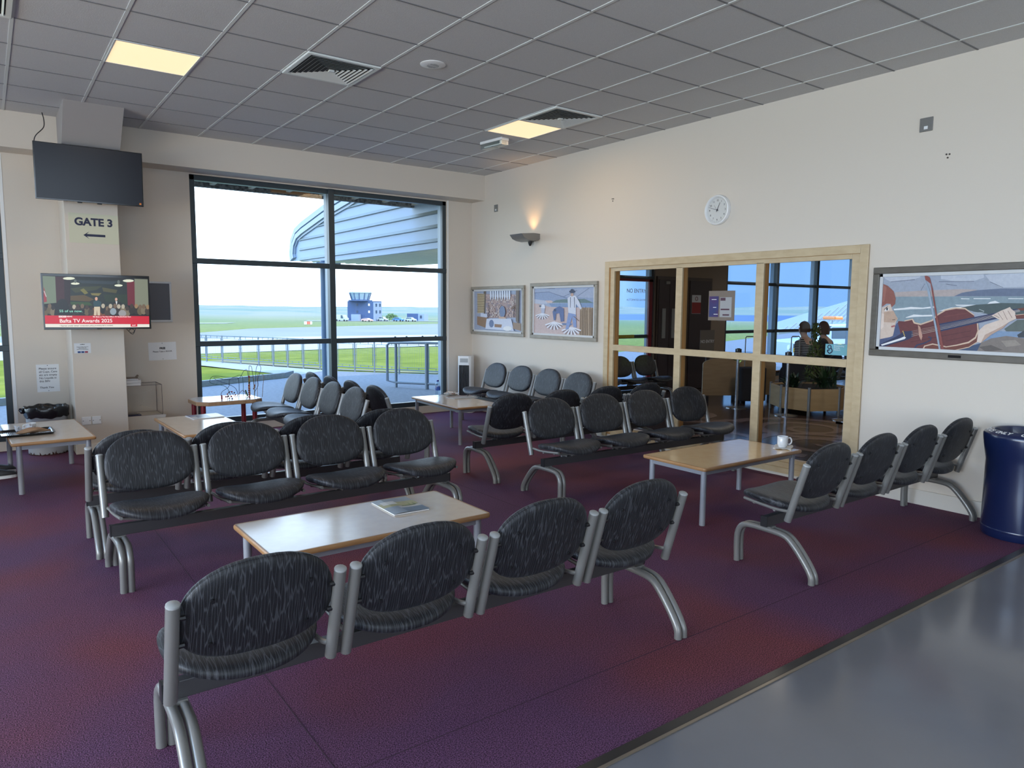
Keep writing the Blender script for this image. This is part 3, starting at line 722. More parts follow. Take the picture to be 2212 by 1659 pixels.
def wood(name, c1, c2, scale=(3, 40, 40), rough=.35):
    mt = mat(name, rough=rough); n = mt.node_tree.nodes; l = mt.node_tree.links; p = n['Principled BSDF']
    t = n.new('ShaderNodeTexCoord'); mp = n.new('ShaderNodeMapping'); mp.inputs['Scale'].default_value = scale
    x = n.new('ShaderNodeTexNoise'); x.inputs['Scale'].default_value = 1; x.inputs['Detail'].default_value = 6
    l.new(t.outputs['Object'], mp.inputs[0]); l.new(mp.outputs[0], x.inputs['Vector'])
    r = n.new('ShaderNodeValToRGB'); l.new(x.outputs[0], r.inputs[0]); r.color_ramp.elements[0].position = .3; r.color_ramp.elements[1].position = .7
    r.color_ramp.elements[0].color = c1; r.color_ramp.elements[1].color = c2; l.new(r.outputs[0], p.inputs['Base Color']); return mt
K = {}
K['carpet'] = carpet()
K['pad'] = fabric('charcoal_fabric_back', (110, 2, 9)); K['cush'] = fabric('charcoal_fabric_seat', (110, 10, 2))
K['wall'] = mat('cream_wall_paint', (.66, .595, .515, 1), .55, spec=.4, bump=(180, .15))
K['ceil'] = mat('ceiling_tile', (.55, .555, .565, 1), .95, spec=.1, noise=(300, .1, (.64, .645, .65, 1)), bump=(160, .5))
K['tbar'] = mat('ceiling_grid_white', (.66, .68, .67, 1), .6)
K['vent'] = mat('vent_white', (.74, .77, .75, 1), .4)
K['tile_shade'] = mat('tile_edge_shadow', (.20, .20, .21, 1), .8)  # dark tone for the painted shadow lines at tile edges
K['white'] = mat('white_plastic', (.80, .80, .79, 1), .4)
K['skirt'] = mat('cream_gloss_paint', (.66, .62, .55, 1), .4)
K['vinyl'] = mat('grey_vinyl', (.17, .17, .185, 1), .14, noise=(2.2, .3, (.20, .20, .215, 1)), bump=(40, .05))
K['strip'] = mat('dark_floor_strip', (.035, .03, .028, 1), .35)
K['brass'] = mat('worn_metal_strip', (.36, .30, .24, 1), .4, metal=.7)
K['metal'] = mat('grey_painted_steel', (.215, .21, .20, 1), .32, metal=.3)
K['cap'] = mat('light_grey_cap', (.34, .35, .35, 1), .35)
K['beam'] = mat('charcoal_steel', (.055, .052, .055, 1), .35, metal=.2)
K['black'] = mat('black_plastic', (.012, .012, .014, 1), .4)
K['gblack'] = mat('gloss_black', (.008, .008, .010, 1), .12)
K['lam'] = mat('reflection_pale_laminate', (.60, .50, .40, 1), .16, gloss=2.1, noise=(14, .3, (.66, .56, .45, 1)))  # paler copy of the honey laminate; window reflection is put into the colour
K['honey'] = mat('honey_wood_laminate', (.84, .58, .32, 1), .14, gloss=2.0, noise=(12, .3, (.90, .66, .38, 1)))  # raised brightness stands in for reflected light missing on the table
K['edge'] = wood('oak_edging', (.30, .15, .06, 1), (.42, .23, .10, 1), (6, 6, 60), .3)
K['tmetal'] = mat('table_grey_steel', (.32, .33, .36, 1), .35, metal=.25)
K['frame'] = mat('slate_window_aluminium', (.030, .045, .055, 1), .35)
K['alu'] = mat('pale_blue_aluminium', (.30, .38, .46, 1), .35)  # on the window frame sides the pale blue stands for sky light
K['glass'] = glassmat('clear_glass', (.97, .99, .99, 1), 1.40, boost=.8)
K['lglass'] = glassmat('lobby_glass', (.93, .95, .97, 1), 1.40, boost=.30)
K['tglass'] = glassmat('blue_tinted_glass', (.86, .92, .97, 1), 1.4)
K['acrylic'] = glassmat('clear_acrylic', (.975, .975, .975, 1), 1.35)
K['oak'] = wood('limed_oak', (.49, .37, .22, 1), (.57, .45, .28, 1), (60, 9, 24), .35)
K['oakdark'] = wood('oak_jamb', (.42, .21, .07, 1), (.52, .28, .10, 1), (60, 60, 4), .35)
K['paper'] = mat('white_paper', (.78, .79, .80, 1), .8)
K['ink'] = mat('black_ink', (.02, .02, .03, 1), .7)
K['cream'] = mat('pale_yellow_sign', (.62, .62, .47, 1), .5)
K['navyink'] = mat('navy_ink', (.012, .018, .06, 1), .5)
K['red'] = mat('red_paint', (.22, .012, .02, 1), .35)
K['art'] = colmat('inlay_stone_and_wood', .55)
K['screen'] = colmat('lit_screen', .25, .95)
K['frameg'] = wood('grey_brown_moulding', (.085, .072, .056, 1), (.125, .11, .088, 1), (60, 8, 20), .4)
K['framew'] = wood('weathered_moulding', (.26, .235, .19, 1), (.34, .31, .26, 1), (60, 8, 20), .45)
K['mount'] = mat('pale_mount', (.62, .63, .64, 1), .7)
K['navy'] = mat('navy_plastic', (.006, .014, .06, 1), .28, coat=.3)
K['chrome'] = mat('brushed_chrome', (.45, .46, .48, 1), .25, metal=.9)
# ------------------------------------------------------------------ room shell
XR, YW, YB, ZC, ZB = 5.96, 9.17, 8.83, 3.4425, 3.09
fl = M().box((-6, 1.69, -.25), (XR, YW+.2, 0)); floor = struct('floor', fl, K['carpet'])
struct('floor_vinyl', M().box((-6, -7, -.25), (XR, 1.66, -.002)), K['vinyl'])
o = M().box((-6, 1.655, -.2), (XR, 1.695, .004)); st = struct('trim_1', o, K['strip'])
M().box((-6, 1.642, -.001), (XR, 1.656, .003)).build('metal_nosing', K['brass'], st)
sm = mat('carpet_seam', (.055, .022, .045, 1), 1)
s = M(); s.box((.9, 2.118, 0), (XR, 2.122, .0008)); s.box((-6, 2.118, 0), (.4, 2.122, .0008)); s.box((.862, 2.12, 0), (.866, 6.0, .0008)); s.box((3.27, 3.9, 0), (3.274, 9.1, .0008))
s.build('seam', sm, floor)
c = M().box((-6, -7, ZC), (XR, YB, ZC+.12)); ceiling = struct('ceiling', c, K['ceil'])
g = M()
k = -12
while .859+.6*k < XR:
    x = .859+.6*k
    if x > -6: g.box((x-.011, -7, ZC-.004), (x+.011, YB, ZC)); 
    k += 1
g.build('grid_bars', K['tbar'], ceiling)
g = M(); g2 = M()
for k in range(-22, 5):
    y = 6.004+.6*k
    g.box((-6, y-.0065, ZC-.0035), (XR, y+.0065, ZC)); g2.box((-6, y+.0065, ZC-.005), (XR, y+.012, ZC))
g.build('tile_shadow_lines', K['tile_shade'], ceiling);  # dark strips paint the shadow lines along the tile edges
# bulkhead over the windows
struct('wall_bulkhead', M().box((-6, YB, ZB), (XR, YW+.1, ZC)), K['wall'])
wn = M(); wn.box((.19, YW, 0), (2.02, YW+.22, ZB)); wn.box((5.52, YW, 0), (XR, YW+.22, ZB)); wn.box((2.02, YW, 0), (5.52, YW+.22, .10)); wn.box((2.02, YW, 3.075), (5.52, YW+.22, ZB))
wn.box((-3.4, YW, 0), (.19, YW+.22, .10)); wn.box((-3.4, YW, 3.075), (.19, YW+.22, ZB)); wn.box((-6, YW, 0), (-3.4, YW+.22, ZB))
struct('wall_north', wn, K['wall'])
struct('baseboard_north', M().box((2.0, YW-.03, 0), (5.6, YW, .105)).box((.19, YW-.018, 0), (.70, YW, .1)).box((1.18, YW-.018, 0), (2.0, YW, .1)).box((5.6, YW-.018, 0), (XR-.018, YW, .1)), K['skirt'], bevel=.003)
# pillar between the windows and its ceiling box
struct('pillar', M().box((.70, 8.56, 0), (1.18, YW, ZB)), K['wall'], bevel=.004)
struct('baseboard_pillar', M().box((.685, 8.545, 0), (1.195, YW, .1)), K['skirt'], bevel=.003)
struct('wall_ceiling_box', M().prism([(8.03, ZC), (8.40, 3.105), (YB, 3.105), (YB, ZC)], 0, .70, 1.205), mat('shaded_box_paint', (.36, .34, .33, 1), .85))  # grey holds the shade of the box's down-sloping face
# right wall with the internal window opening
OY0, OY1, OZ0, OZ1 = 3.18, 6.185, .05, 2.02
we = M(); we.box((XR, -7, 0), (XR+.12, OY0, ZC+.1)); we.box((XR, OY1, 0), (XR+.12, YW+.2, ZC+.1)); we.box((XR, OY0, OZ1), (XR+.12, OY1, ZC+.1)); we.box((XR, OY0, 0), (XR+.12, OY1, OZ0))
struct('wall_east', we, K['wall'])
struct('baseboard_east', M().box((XR-.018, -7, 0), (XR, 3.113, .12)).box((XR-.018, 6.26, 0), (XR, YW, .12)), K['skirt'], bevel=.003)
# far walls of the waiting hall (outside the frame), with their glazing
ww = M(); ww.box((-6.2, -7, 0), (-6, -2.6, ZC)); ww.box((-6.2, -2.6, 0), (-6, 5.6, .35)); ww.box((-6.2, -2.6, 3.1), (-6, 5.6, ZC)); ww.box((-6.2, 5.6, 0), (-6, 9.4, ZC))
struct('wall_west', ww, K['wall'])
struct('wall_south', M().box((-6.2, -7.2, 0), (-5.2, -7, ZC)).box((3.2, -7.2, 0), (XR, -7, ZC)).box((-5.2, -7.2, 3.25), (3.2, -7, ZC)).box((-5.2, -7.2, 0), (3.2, -7, .7)), K['wall'])
struct('roof', M().box((-7, -8, 3.62), (19, 10.3, 5.0)).box((-6.2, 9.0, ZC-.001), (19, 9.4, 3.62)), mat('roof_sheet', (.3, .3, .3, 1), .8))
# ------------------------------------------------------------------ window 1 and 2 (outer glazing)
def outer_window(name, x0, x1, z0, z1, mull, rails, gl, deep=True):
    r = sroot(name)
    f = M(); y0, y1 = YW+.015, YW+.075
    f.box((x0, y0, z0), (x0+.06, y1, z1)); f.box((x1-.06, y0, z0), (x1, y1, z1)); f.box((x0, y0, z1-.06), (x1, y1, z1)); f.box((x0, y0, z0), (x1, y1, z0+.07))
    for mxx in mull: f.box((mxx-.04, y0-.03, z0), (mxx+.04, y1, z1))
    for rz in rails: f.box((x0, y0-.01, rz-.032), (x1, y1, rz+.032))
    f.build('window_frame', K['frame'], r, bevel=.004)
    a = M()
    a.box((x1-.055, y1, z0), (x1, y1+.09, z1)); a.box((x0, y1, z0), (x0+.055, y1+.09, z1)); a.box((x0, y1, z0), (x1, y1+.09, z0+.055)); a.box((x0, y1, z1-.05), (x1, y1+.09, z1))
    for mxx in mull: a.box((mxx-.035, y1, z0), (mxx+.035, y1+.09, z1))
    a.build('skylit_frame_sides', K['alu'], r)  # frame sides made pale blue, sky light put into their colour
    M().box((x0+.05, y1+.02, z0+.05), (x1-.05, y1+.026, z1-.05)).build('glazing', gl, r)
    return r
w1 = outer_window('window_1', 2.02, 5.52, .10, 3.075, [3.755], [2.075, 1.085], K['glass'])
hb = M()
for x in (4.68, 4.86, 5.12, 5.34): hb.lathe([(.014, 0), (.014, .008), (.004, .014)], (x, YW+.02, 1.117), 10)
hb.build('screw_cap', K['frame'], w1)
outer_window('window_2', -3.4, .19, .10, 3.075, [-1.6], [2.04, 1.085], K['glass'])
struct('trim_2', M().box((.195, YW-.004, 0), (.225, YW, 3.075)).box((5.53, YW-.006, .1), (5.55, YW, 3.09)), K['white'])
# ------------------------------------------------------------------ internal oak window to the lobby
ow = sroot('window_3')
cz = M(); a, b, t = XR-.022, XR, .072
cz.box((a, 3.113, .02), (b, 3.113+t, 2.09)); cz.box((a, 6.26-t, .02), (b, 6.26, 2.09)); cz.box((a, 3.113+t, 2.09-t), (b, 6.26-t, 2.09))
cz.build('casing', K['oak'], ow, bevel=.004)
ij = M()
ij.box((XR-.012, OY0-.012, OZ0), (XR+.14, OY0+.004, OZ1)); ij.box((XR-.012, OY1-.004, OZ0), (XR+.14, OY1+.012, OZ1)); ij.box((XR-.012, OY0, OZ1-.004), (XR+.14, OY1, OZ1+.01)); ij.box((XR-.01, OY0, OZ0), (XR+.14, OY1, OZ0+.02))
ij.build('jamb_lining', K['oakdark'], ow)
fr = M(); x0, x1 = XR-.004, XR+.022
fr.box((x0, OY0, OZ0+.02), (x1, 3.262, OZ1)); fr.box((x0, 6.115, OZ0+.02), (x1, OY1, OZ1)); fr.box((x0, 3.262, 1.985-.01), (x1, 6.115, OZ1))
for y in (4.115, 5.10): fr.box((x0, y, OZ0+.02), (x1, y+.085, 1.985))
fr.box((x0-.002, 3.262, 1.053), (x1, 6.115, 1.122))
fr.build('window_frame', K['oak'], ow, bevel=.003)
mj = M()
for y in (4.115, 5.10): mj.box((x1, y+.012, OZ0+.02), (XR+.10, y+.073, 1.985))
mj.box((x1, 6.127, OZ0+.02), (XR+.10, OY1, 1.985)); mj.box((x1, OY0, OZ0+.02), (XR+.10, 3.25, 1.985)); mj.box((x1, 3.25, 1.063), (XR+.10, 6.127, 1.112))
mj.build('mullion', K['oakdark'], ow)
bb = M(); bb.box((XR-.02, 3.262, .02), (XR+.02, 6.115, .075)); bb.box((XR-.008, 3.262, .075), (XR+.05, 6.115, .125)); bb.box((XR+.01, 3.262, .125), (XR+.08, 6.115, .155))
bb.build('window_sill', K['oak'], ow, bevel=.003)
M().box((XR+.070, 3.2, .1), (XR+.076, 6.18, 2.0)).build('glazing', K['lglass'], ow)
struct('baseboard_window', M().box((XR-.03, 3.113, 0), (XR, 6.26, .022)), K['skirt'])
# ------------------------------------------------------------------ ceiling fittings
def panel_light(x, y, label):
    t = thing('ceiling_light', label, 'light', (x+.3, y+.3, ZC))
    f = M()
    for a, b in (((-.296, -.296), (.296, -.284)), ((-.296, .284), (.296, .296)), ((-.296, -.284), (-.284, .284)), ((.284, -.284), (.296, .284))): f.box((a[0], a[1], -.010), (b[0], b[1], 0))
    f.build('frame', K['tbar'], t)
    M().box((-.284, -.284, -.006), (.284, .284, -.001)).build('diffuser', mat('warm_light_diffuser', (.9, .8, .6, 1), .6, emit=(1.0, .70, .40, 1), estr=1.0), t)
    l = light('lamp', 'AREA', (x+.3, y+.3, ZC-.012), (0, 0, -1), 11, (1, .72, .42), .55, .55)
    l.parent = t; l.location = (0, 0, -.012)
    return t
panel_light(.859, 6.004, 'warm glowing square ceiling panel above the black television')
panel_light(4.459, 6.004, 'warm glowing square ceiling panel touching the second air vent, near the far corner')
def vent(x, y, label):
    t = thing('ceiling_vent', label, 'air vent', (x+.3, y+.3, ZC), 0, 'square air diffusers in the ceiling')
    M().box((-.27, -.27, -.004), (.27, .27, -.001)).build('backing', mat('vent_dark', (.03, .032, .034, 1), .8), t)
    f = M()
    for a, b in (((-.297, -.297), (.297, -.262)), ((-.297, .262), (.297, .297)), ((-.297, -.262), (-.262, .262)), ((.262, -.262), (.297, .262))): f.box((a[0], a[1], -.016), (b[0], b[1], 0))
    f.build('frame', K['vent'], t, bevel=.003)
    q = M()
    for k in range(7):
        r1 = .240-k*.034; r2 = r1+.009
        A = [(-r1, -r1), (r1, -r1), (r1, r1), (-r1, r1)]; B = [(-r2, -r2), (r2, -r2), (r2, r2), (-r2, r2)]; r3, r4 = r2+.003, r1+.002; Q = [(-r3, -r3), (r3, -r3), (r3, r3), (-r3, r3)]; T_ = [(-r4, -r4), (r4, -r4), (r4, r4), (-r4, r4)]
        vs = [(x_, y_, -.012) for x_, y_ in A]+[(x_, y_, -.018) for x_, y_ in B]+[(x_, y_, -.020) for x_, y_ in Q]+[(x_, y_, -.014) for x_, y_ in T_]
        fs = []
        for j in range(4):
            n_ = (j+1) % 4; fs += [(j, n_, 4+n_, 4+j), (4+j, 4+n_, 8+n_, 8+j), (8+j, 8+n_, 12+n_, 12+j)]
        q.add(vs, fs)
    q.box((-.02, -.02, -.024), (.02, .02, -.006))
    q.build('louvres', K['vent'], t); return t
vent(2.059, 5.404, 'square louvred air vent between the glowing panel and the round speaker')
vent(4.459, 5.404, 'square louvred air vent touching the far glowing ceiling panel')
vent(-.341, 5.404-.0, 'square louvred air vent cut by the top left corner of the photo')
t = thing('ceiling_speaker', 'round white perforated speaker set in a ceiling tile', 'speaker', (2.955, 5.11, ZC))
M().lathe([(.100, 0), (.100, -.004), (.085, -.010), (.060, -.012), (0, -.012)][::-1], n=32).build('rim', K['white'], t, smooth=True)
g = M()
for i in range(-4, 5):
    for j in range(-4, 5):
        x, y = i*.011, j*.011
        if x*x+y*y < .0022 and abs(j) > 0: g.lathe([(.0035, -.0135), (.0035, -.0118)], (x, y, 0), 6)
g.build('grille_holes', mat('grille_grey', (.2, .22, .23, 1), .6), t)
t = thing('emergency_light', 'small clear plastic emergency light fixed to the ceiling by the far panel', 'emergency light', (4.80, 6.92, ZC), math.radians(6))
M().box((-.055, -.19, -.030), (.055, .19, 0)).build('base', K['white'], t, bevel=.005)
M().box((-.05, -.185, -.085), (.05, .185, -.031)).build('cover', glassmat('prismatic_cover', (.86, .92, .92, 1), 1.6, .15, 2.0), t, bevel=.006)
M().box((-.048, -.185, -.075), (.048, -.150, -.034)).build('end_block', K['white'], t); M().tube([(0, -.14, -.055), (0, .17, -.055)], .008, 8).build('tube', K['white'], t)
# ------------------------------------------------------------------ beam seating
PW, GAP = .513, .055; XL = -(2*PW+1.5*GAP)
def pad_outline(n=40):
    o = []
    for k in range(n):
        a = 2*PI*k/n; c, s = math.cos(a), math.sin(a)
        if s >= 0: e_, h = 2.3, .197
        else: e_, h = 2.6, .152
        x = .242*math.copysign(abs(c)**(2/(2.3 if s >= 0 else 2.6)), c); z = h*math.copysign(abs(s)**(2/e_), s); o.append((x, z))
    return o
OUT = pad_outline()
TA = Vector((0, -.103, .342)).normalized(); NA = Vector((0, TA.z, -TA.y))   # along the post, forward normal
def seat_unit(root, cx):
    # cushion: dished, waterfall front
    zc = [(-.21, .402), (-.1, .408), (0, .415), (.1, .425), (.17, .428), (.21, .422), (.245, .408)]
    def Z(y):
        if y <= zc[0][0]: return zc[0][1]
        for (a, za), (b, zb) in zip(zc, zc[1:]):
            if y <= b: tt = (y-a)/(b-a); tt = tt*tt*(3-2*tt)*.4+tt*.6; return za+(zb-za)*tt
        return zc[-1][1]
    n = 44; o = []
    for k in range(n):
        a = 2*PI*k/n; c, s_ = math.cos(a), math.sin(a); e_ = 2.7 if s_ > 0 else 2.35
        o.append((.254*math.copysign(abs(c)**(2/e_), c), .018+.222*math.copysign(abs(s_)**(2/e_), s_)))
    def ring(f, dz, top=True):
        return [Vector((cx+x*f, .018+(y-.018)*f, Z(.018+(y-.018)*f)+dz+.034*(x*f/.254)**2)) for x, y in o]
    R = [ring(f, dz) for f, dz in ((.25, .014), (.5, .013), (.75, .011), (.88, .007), (.95, 0), (.99, -.008), (1, -.016), (.997, -.024), (.985, -.033), (.93, -.041), (.6, -.044), (.25, -.045))][::-1]
    M().rings(R, Vector((cx, .018, Z(.018)-.045)), Vector((cx, .018, Z(.018)+.014))).build('seat', K['cush'], root, smooth=True)
    # backrest pad
    cz_ = .592; tpos = (cz_-.337)/.342; base = Vector((cx, -.152-.103*tpos, cz_))+NA*.004
    def bring(ins, nn):
        r = []
        for x, z in OUT:
            f = 1-ins/.242; cv = .010*((x*f/.236)**2)
            r.append(base+Vector((x*f, 0, 0))+TA*(z*f)+NA*(nn+cv))
        return r
    R = [bring(i, q) for i, q in ((.19, -.020), (.12, -.019), (.05, -.017), (.016, -.013), (.004, -.008), (.001, -.003), (.005, .0), (.005, .003), (.0, .006), (.001, .013), (.007, .020), (.02, .025), (.05, .029), (.12, .031), (.19, .032))]
    bk = M().rings(R, base+NA*(-.020), base+NA*.032).build('backrest', K['pad'], root, smooth=True)
    for sx_ in (-1, 1):
        for tz in (-.075, .085):
            p = base+Vector((sx_*.150, 0, 0))+TA*tz
            M().tube([p-NA*.010, p-NA*.0215], .0075, 8).build('button', K['black'], bk)
        px = cx+sx_*PW/2
        po = M().tube([(px, -.152, .337), (px, -.255, .679)], .0205, 14).build('back_post', K['metal'], root, smooth=True)
        tp = Vector((px, -.255, .679)); M().tube([tp-TA*.001, tp+TA*.004, tp+TA*.008], [.0212, .0205, .015], 14).build('cap', K['cap'], po, smooth=True)
    for sx_ in (-1, 1):
        for tz in (-.06, .04):
            p = base+TA*tz-NA*.006; M().tube([p+Vector((sx_*.222, 0, 0)), p+Vector((sx_*.245, 0, 0))], .009, 8).build('pad_fixing', K['black'], root)
    fr_ = M()
    for sx_ in (-1, 1):
        x = cx+sx_*.236
        fr_.tube(catmull([(x+sx_*.014, -.170, .392), (x, -.135, .388), (x-sx_*.004, -.06, .384), (x-sx_*.008, .06, .392), (x-sx_*.012, .165, .402)], 4), .0095, 8)
    fr_.tube([(cx-.22, -.04, .372), (cx-.12, -.04, .358), (cx+.12, -.04, .358), (cx+.22, -.04, .372)], .009, 8); fr_.tube([(cx-.22, .10, .388), (cx-.12, .10, .368), (cx+.12, .10, .368), (cx+.22, .10, .388)], .009, 8)
    fr_.build('seat_frame', K['metal'], root, smooth=True)
    br = M().box((cx-.032, -.03, .327), (cx-.024, .03, .354)).box((cx+.024, -.03, .327), (cx+.032, .03, .354)).box((cx-.032, -.055, .352), (cx+.032, .105, .360)); br.tube([(cx+.06, 0, .327), (cx+.06, 0, .345)], .007, 8); br.tube([(cx-.06, 0, .327), (cx-.06, 0, .345)], .007, 8)
    br.build('bracket', K['metal'], root)
def make_bench(label, loc, rz, group):
    t = thing('beam_seating_bench', label, 'seating bench', loc, rz, group)
    bm = M().box((-1.108, -.021, .268), (1.108, .021, .329)).build('beam', K['beam'], t, bevel=.003)
    for sx_ in (-1, 1): M().box((sx_*1.108-.003, -.022, .267), (sx_*1.108+.003, .022, .330)).build('end_cap', K['black'], bm)
    pts = [(.195, 0), (.199, .12), (.192, .19), (.158, .236), (.10, .2475), (.02, .2485), (-.07, .2455), (-.128, .236), (-.17, .208), (-.225, .150), (-.276, .085), (-.300, .04), (-.303, 0)]
    for sx_ in (-1, 1):
        lg = M()
        for d in (-.0188, .0188): lg.tube(catmull([(sx_*1.066+d, y, z) for y, z in pts], 3), .0182, 12)
        lg.box((sx_*1.066-.03, -.035, .255), (sx_*1.066+.03, .035, .269)).box((sx_*1.066-.004, -.306, .03), (sx_*1.066+.004, -.296, .036))
        lg.build('leg', K['metal'], t, smooth=True)
    for k in range(4): seat_unit(t, XL+PW/2+k*(PW+GAP))
    return t
GRP = 'four-seat charcoal benches on steel beams'
BENCH = [
 ('nearest charcoal four-seat bench, seen from behind, in front of the long table with one magazine', (1.501, 2.443), -.1),
 ('charcoal four-seat bench facing the camera behind the near long table', (1.602, 4.459), 181.4),
 ('charcoal four-seat bench backed up against the bench behind the near long table', (1.567, 5.215), .2),
 ('charcoal four-seat bench facing the camera behind the table with the mug', (4.682, 4.42), 178.6),
 ('charcoal four-seat bench seen from behind, next to the navy bin', (4.76, 2.452), .2),
 ('charcoal four-seat bench backed onto the bench behind the mug table, turned to the far table', (4.64, 5.382), -.5),
 ('charcoal four-seat bench against the right wall under the two small pictures', (5.443, 7.246), 90.4),
 ('charcoal four-seat bench facing left in front of the window, nearest the bead toy table', (2.573, 7.21), 89.3),
 ('charcoal four-seat bench by the window facing right, backed onto the window bench facing left', (3.30, 7.26), -90.3),
]
b0 = make_bench(BENCH[0][0], (*BENCH[0][1], 0), math.radians(BENCH[0][2]), GRP)
bpy.context.view_layer.update()
def place(o, x, y, deg, label, group=None, z=0):
    c = copy_tree(o); c.location = (x, y, z); c.rotation_euler = (0, 0, math.radians(deg)); c['label'] = label
    if group: c['group'] = group
    return c
for i, (lab, (x, y), dg) in enumerate(BENCH[1:]):
    q_ = place(b0, x, y, dg, lab)
    if i in (0, 1):
        for ch in [h for h in bpy.data.objects if h.parent == q_ and h.name.startswith('backrest')]: ch.location.z += (.012, -.012)[i]
place(b0, -.66, 7.4, -88, 'charcoal four-seat bench at the far left on which the person with white shoes sits')
# ------------------------------------------------------------------ low tables
def rrect(hx, hy, r, n=5):
    o = []
    for cx, cy, a0 in ((hx-r, hy-r, 0), (-hx+r, hy-r, PI/2), (-hx+r, -hy+r, PI), (hx-r, -hy+r, 1.5*PI)):
        for k in range(n+1): a = a0+PI/2*k/n; o.append((cx+r*math.cos(a), cy+r*math.sin(a)))
    return o
def make_table(label, x, y, deg, lam, H=.43):
    t = thing('coffee_table', label, 'table', (x, y, 0), math.radians(deg), 'low tables among the benches')
    M().prism(rrect(.590, .290, .012), 2, H-.022, H).build('table_top', lam, t)
    R = [[Vector((u, v, z)) for u, v in rrect(.590+i, .290+i, .012+max(i, 0))] for i, z in ((0, H-.024), (.008, H-.024), (.011, H-.019), (.012, H-.011), (.010, H-.003), (.006, H+.0008), (-.002, H+.0008))]
    M().rings(R).build('edging', K['edge'], t, smooth=True)
    a = M()
    for sy in (-1, 1): a.box((-.53, sy*.245-.012, H-.062), (.53, sy*.245+.012, H-.024))
    for sx_ in (-1, 1): a.box((sx_*.545-.012, -.245, H-.062), (sx_*.545+.012, .245, H-.024))
    a.build('frame', K['tmetal'], t)
    for sx_ in (-1, 1):
        for sy in (-1, 1): M().tube([(sx_*.545, sy*.245, 0), (sx_*.545, sy*.245, H-.024)], .021, 16).build('leg', K['tmetal'], t, smooth=True)
    return t
T1 = make_table('long low table in front carrying a single travel magazine', 1.568, 3.437, .4, K['lam'])
bpy.context.view_layer.update()
T2 = make_table('honey coloured low table with a white mug on a napkin', 4.618, 3.478, 0, K['honey'])
place(T1, 4.52, 7.31, 87.5, 'low table near the far window holding a water bottle and a plate')
place(T1, 1.61, 7.185, 91.3, 'low table between the pillar and the window benches with one magazine')
place(T1, .385, 7.54, 92.5, 'low table at the left edge holding the black tray')
# children's bead table
t = thing('activity_table', 'low wooden play table with red legs and a bead maze by the window', 'table', (2.19, 8.60, 0), math.radians(2))
oc = [(-.36, -.16), (-.26, -.28), (.26, -.28), (.36, -.2), (.36, .2), (.26, .28), (-.26, .28), (-.36, .18)]
M().prism(oc, 2, .435, .478).build('table_top', wood('play_table_edge', (.34, .20, .11, 1), (.44, .28, .16, 1), (30, 6, 6)), t, bevel=.006)
M().prism([(x*.97, y*.97) for x, y in oc], 2, .4785, .481).build('white_surface', mat('white_laminate', (.7, .7, .7, 1), .2), t)
for x, y in ((-.29, -.18), (-.29, .2), (.27, -.2), (.27, .2)): M().tube([(x, y, 0), (x, y, .435)], .027, 16).build('leg', K['red'], t, smooth=True)
mz = thing('bead_maze', 'wire and bead maze toy standing on the play table', 'toy', (2.33, 8.58, .4815), 0)
wires = [((.02, .02, .03, 1), [(-.20, -.08, 0), (-.20, -.08, .08), (-.12, -.08, .14), (-.10, -.05, .22), (-.02, 0, .235), (.02, .02, .20), (.02, .02, 0)]),
 ((.02, .09, .05, 1), [(-.05, .1, 0), (-.10, .12, .12), (-.26, .1, .17), (-.29, .05, .215), (-.25, .02, .26), (-.05, .05, .235), (.06, .1, .25), (.09, .1, .2), (.09, .1, 0)]),
 ((.02, .03, .12, 1), [(-.02, -.1, 0), (-.06, -.1, .13), (-.24, -.06, .22), (-.25, 0, .25), (-.1, .05, .21), (.02, .02, .22), (.08, 0, .31), (.12, 0, .29), (.13, 0, 0)]),
 ((.03, .03, .03, 1), [(.145, .05, 0), (.15, .05, .32), (.165, .05, .36), (.185, .05, .32), (.20, .04, .1), (.20, .04, 0)]),
 ((.02, .03, .12, 1), [(.22, .1, 0), (.24, .1, .2), (.235, .05, .33), (.25, .0, .37), (.262, -.04, .33), (.235, 0, .2), (.25, .05, .12), (.23, .12, .04)]),
 ((.22, .18, .02, 1), [(.10, -.1, 0), (.10, -.1, .20), (.12, -.08, .235), (.15, -.05, .23), (.18, -.02, .20), (.19, 0, 0)]),
 ((.15, .02, .02, 1), [(-.15, -.12, 0), (-.14, -.12, .07), (-.11, -.1, .09), (-.08, -.08, .06), (-.05, -.1, .02), (0, -.1, .07), (.03, -.1, .09), (.06, -.1, .05), (.06, -.1, 0)]),
 ((.2, .1, .02, 1), [(.25, -.1, 0), (.26, -.1, .12), (.28, -.08, .24), (.25, -.05, .27), (.22, -.04, .25), (.21, -.05, 0)])]
for i, (c_, p) in enumerate(wires): M().tube(catmull(p, 6), .0026, 6).build('wire', mat('wire_%s' % 'abcdefgh'[i], c_, .4), mz, smooth=True)
bc_ = [(.25, .01, .01, 1), (.40, .22, .02, 1), (.01, .06, .02, 1), (.02, .02, .03, 1), (.30, .05, .01, 1), (.02, .03, .15, 1)]
def bead(x, y, z, r, c_): M().lathe([(0, -r), (r*.7, -r*.7), (r, 0), (r*.7, r*.7), (0, r)], (x, y, z), 10).build('bead', mat('bead_paint_%d' % bc_.index(c_), c_, .3), mz, smooth=True)
for k in range(10): bead(.148, .05, .015+k*.024, .013, bc_[(0, 1, 2, 4, 1, 4, 3, 1, 1, 0)[k]])
for k in range(6): bead(.10, -.1, .012+k*.026, .011, bc_[(0, 4, 0, 0, 4, 0)[k]])
for k in range(7): bead(-.20+.0*k, -.08, .008+k*.011, .010, bc_[0]) if k < 4 else bead(-.19+(k-3)*.03, -.1, .03+.005*(k % 2), .010, bc_[(0, 3, 0)[k-4]])
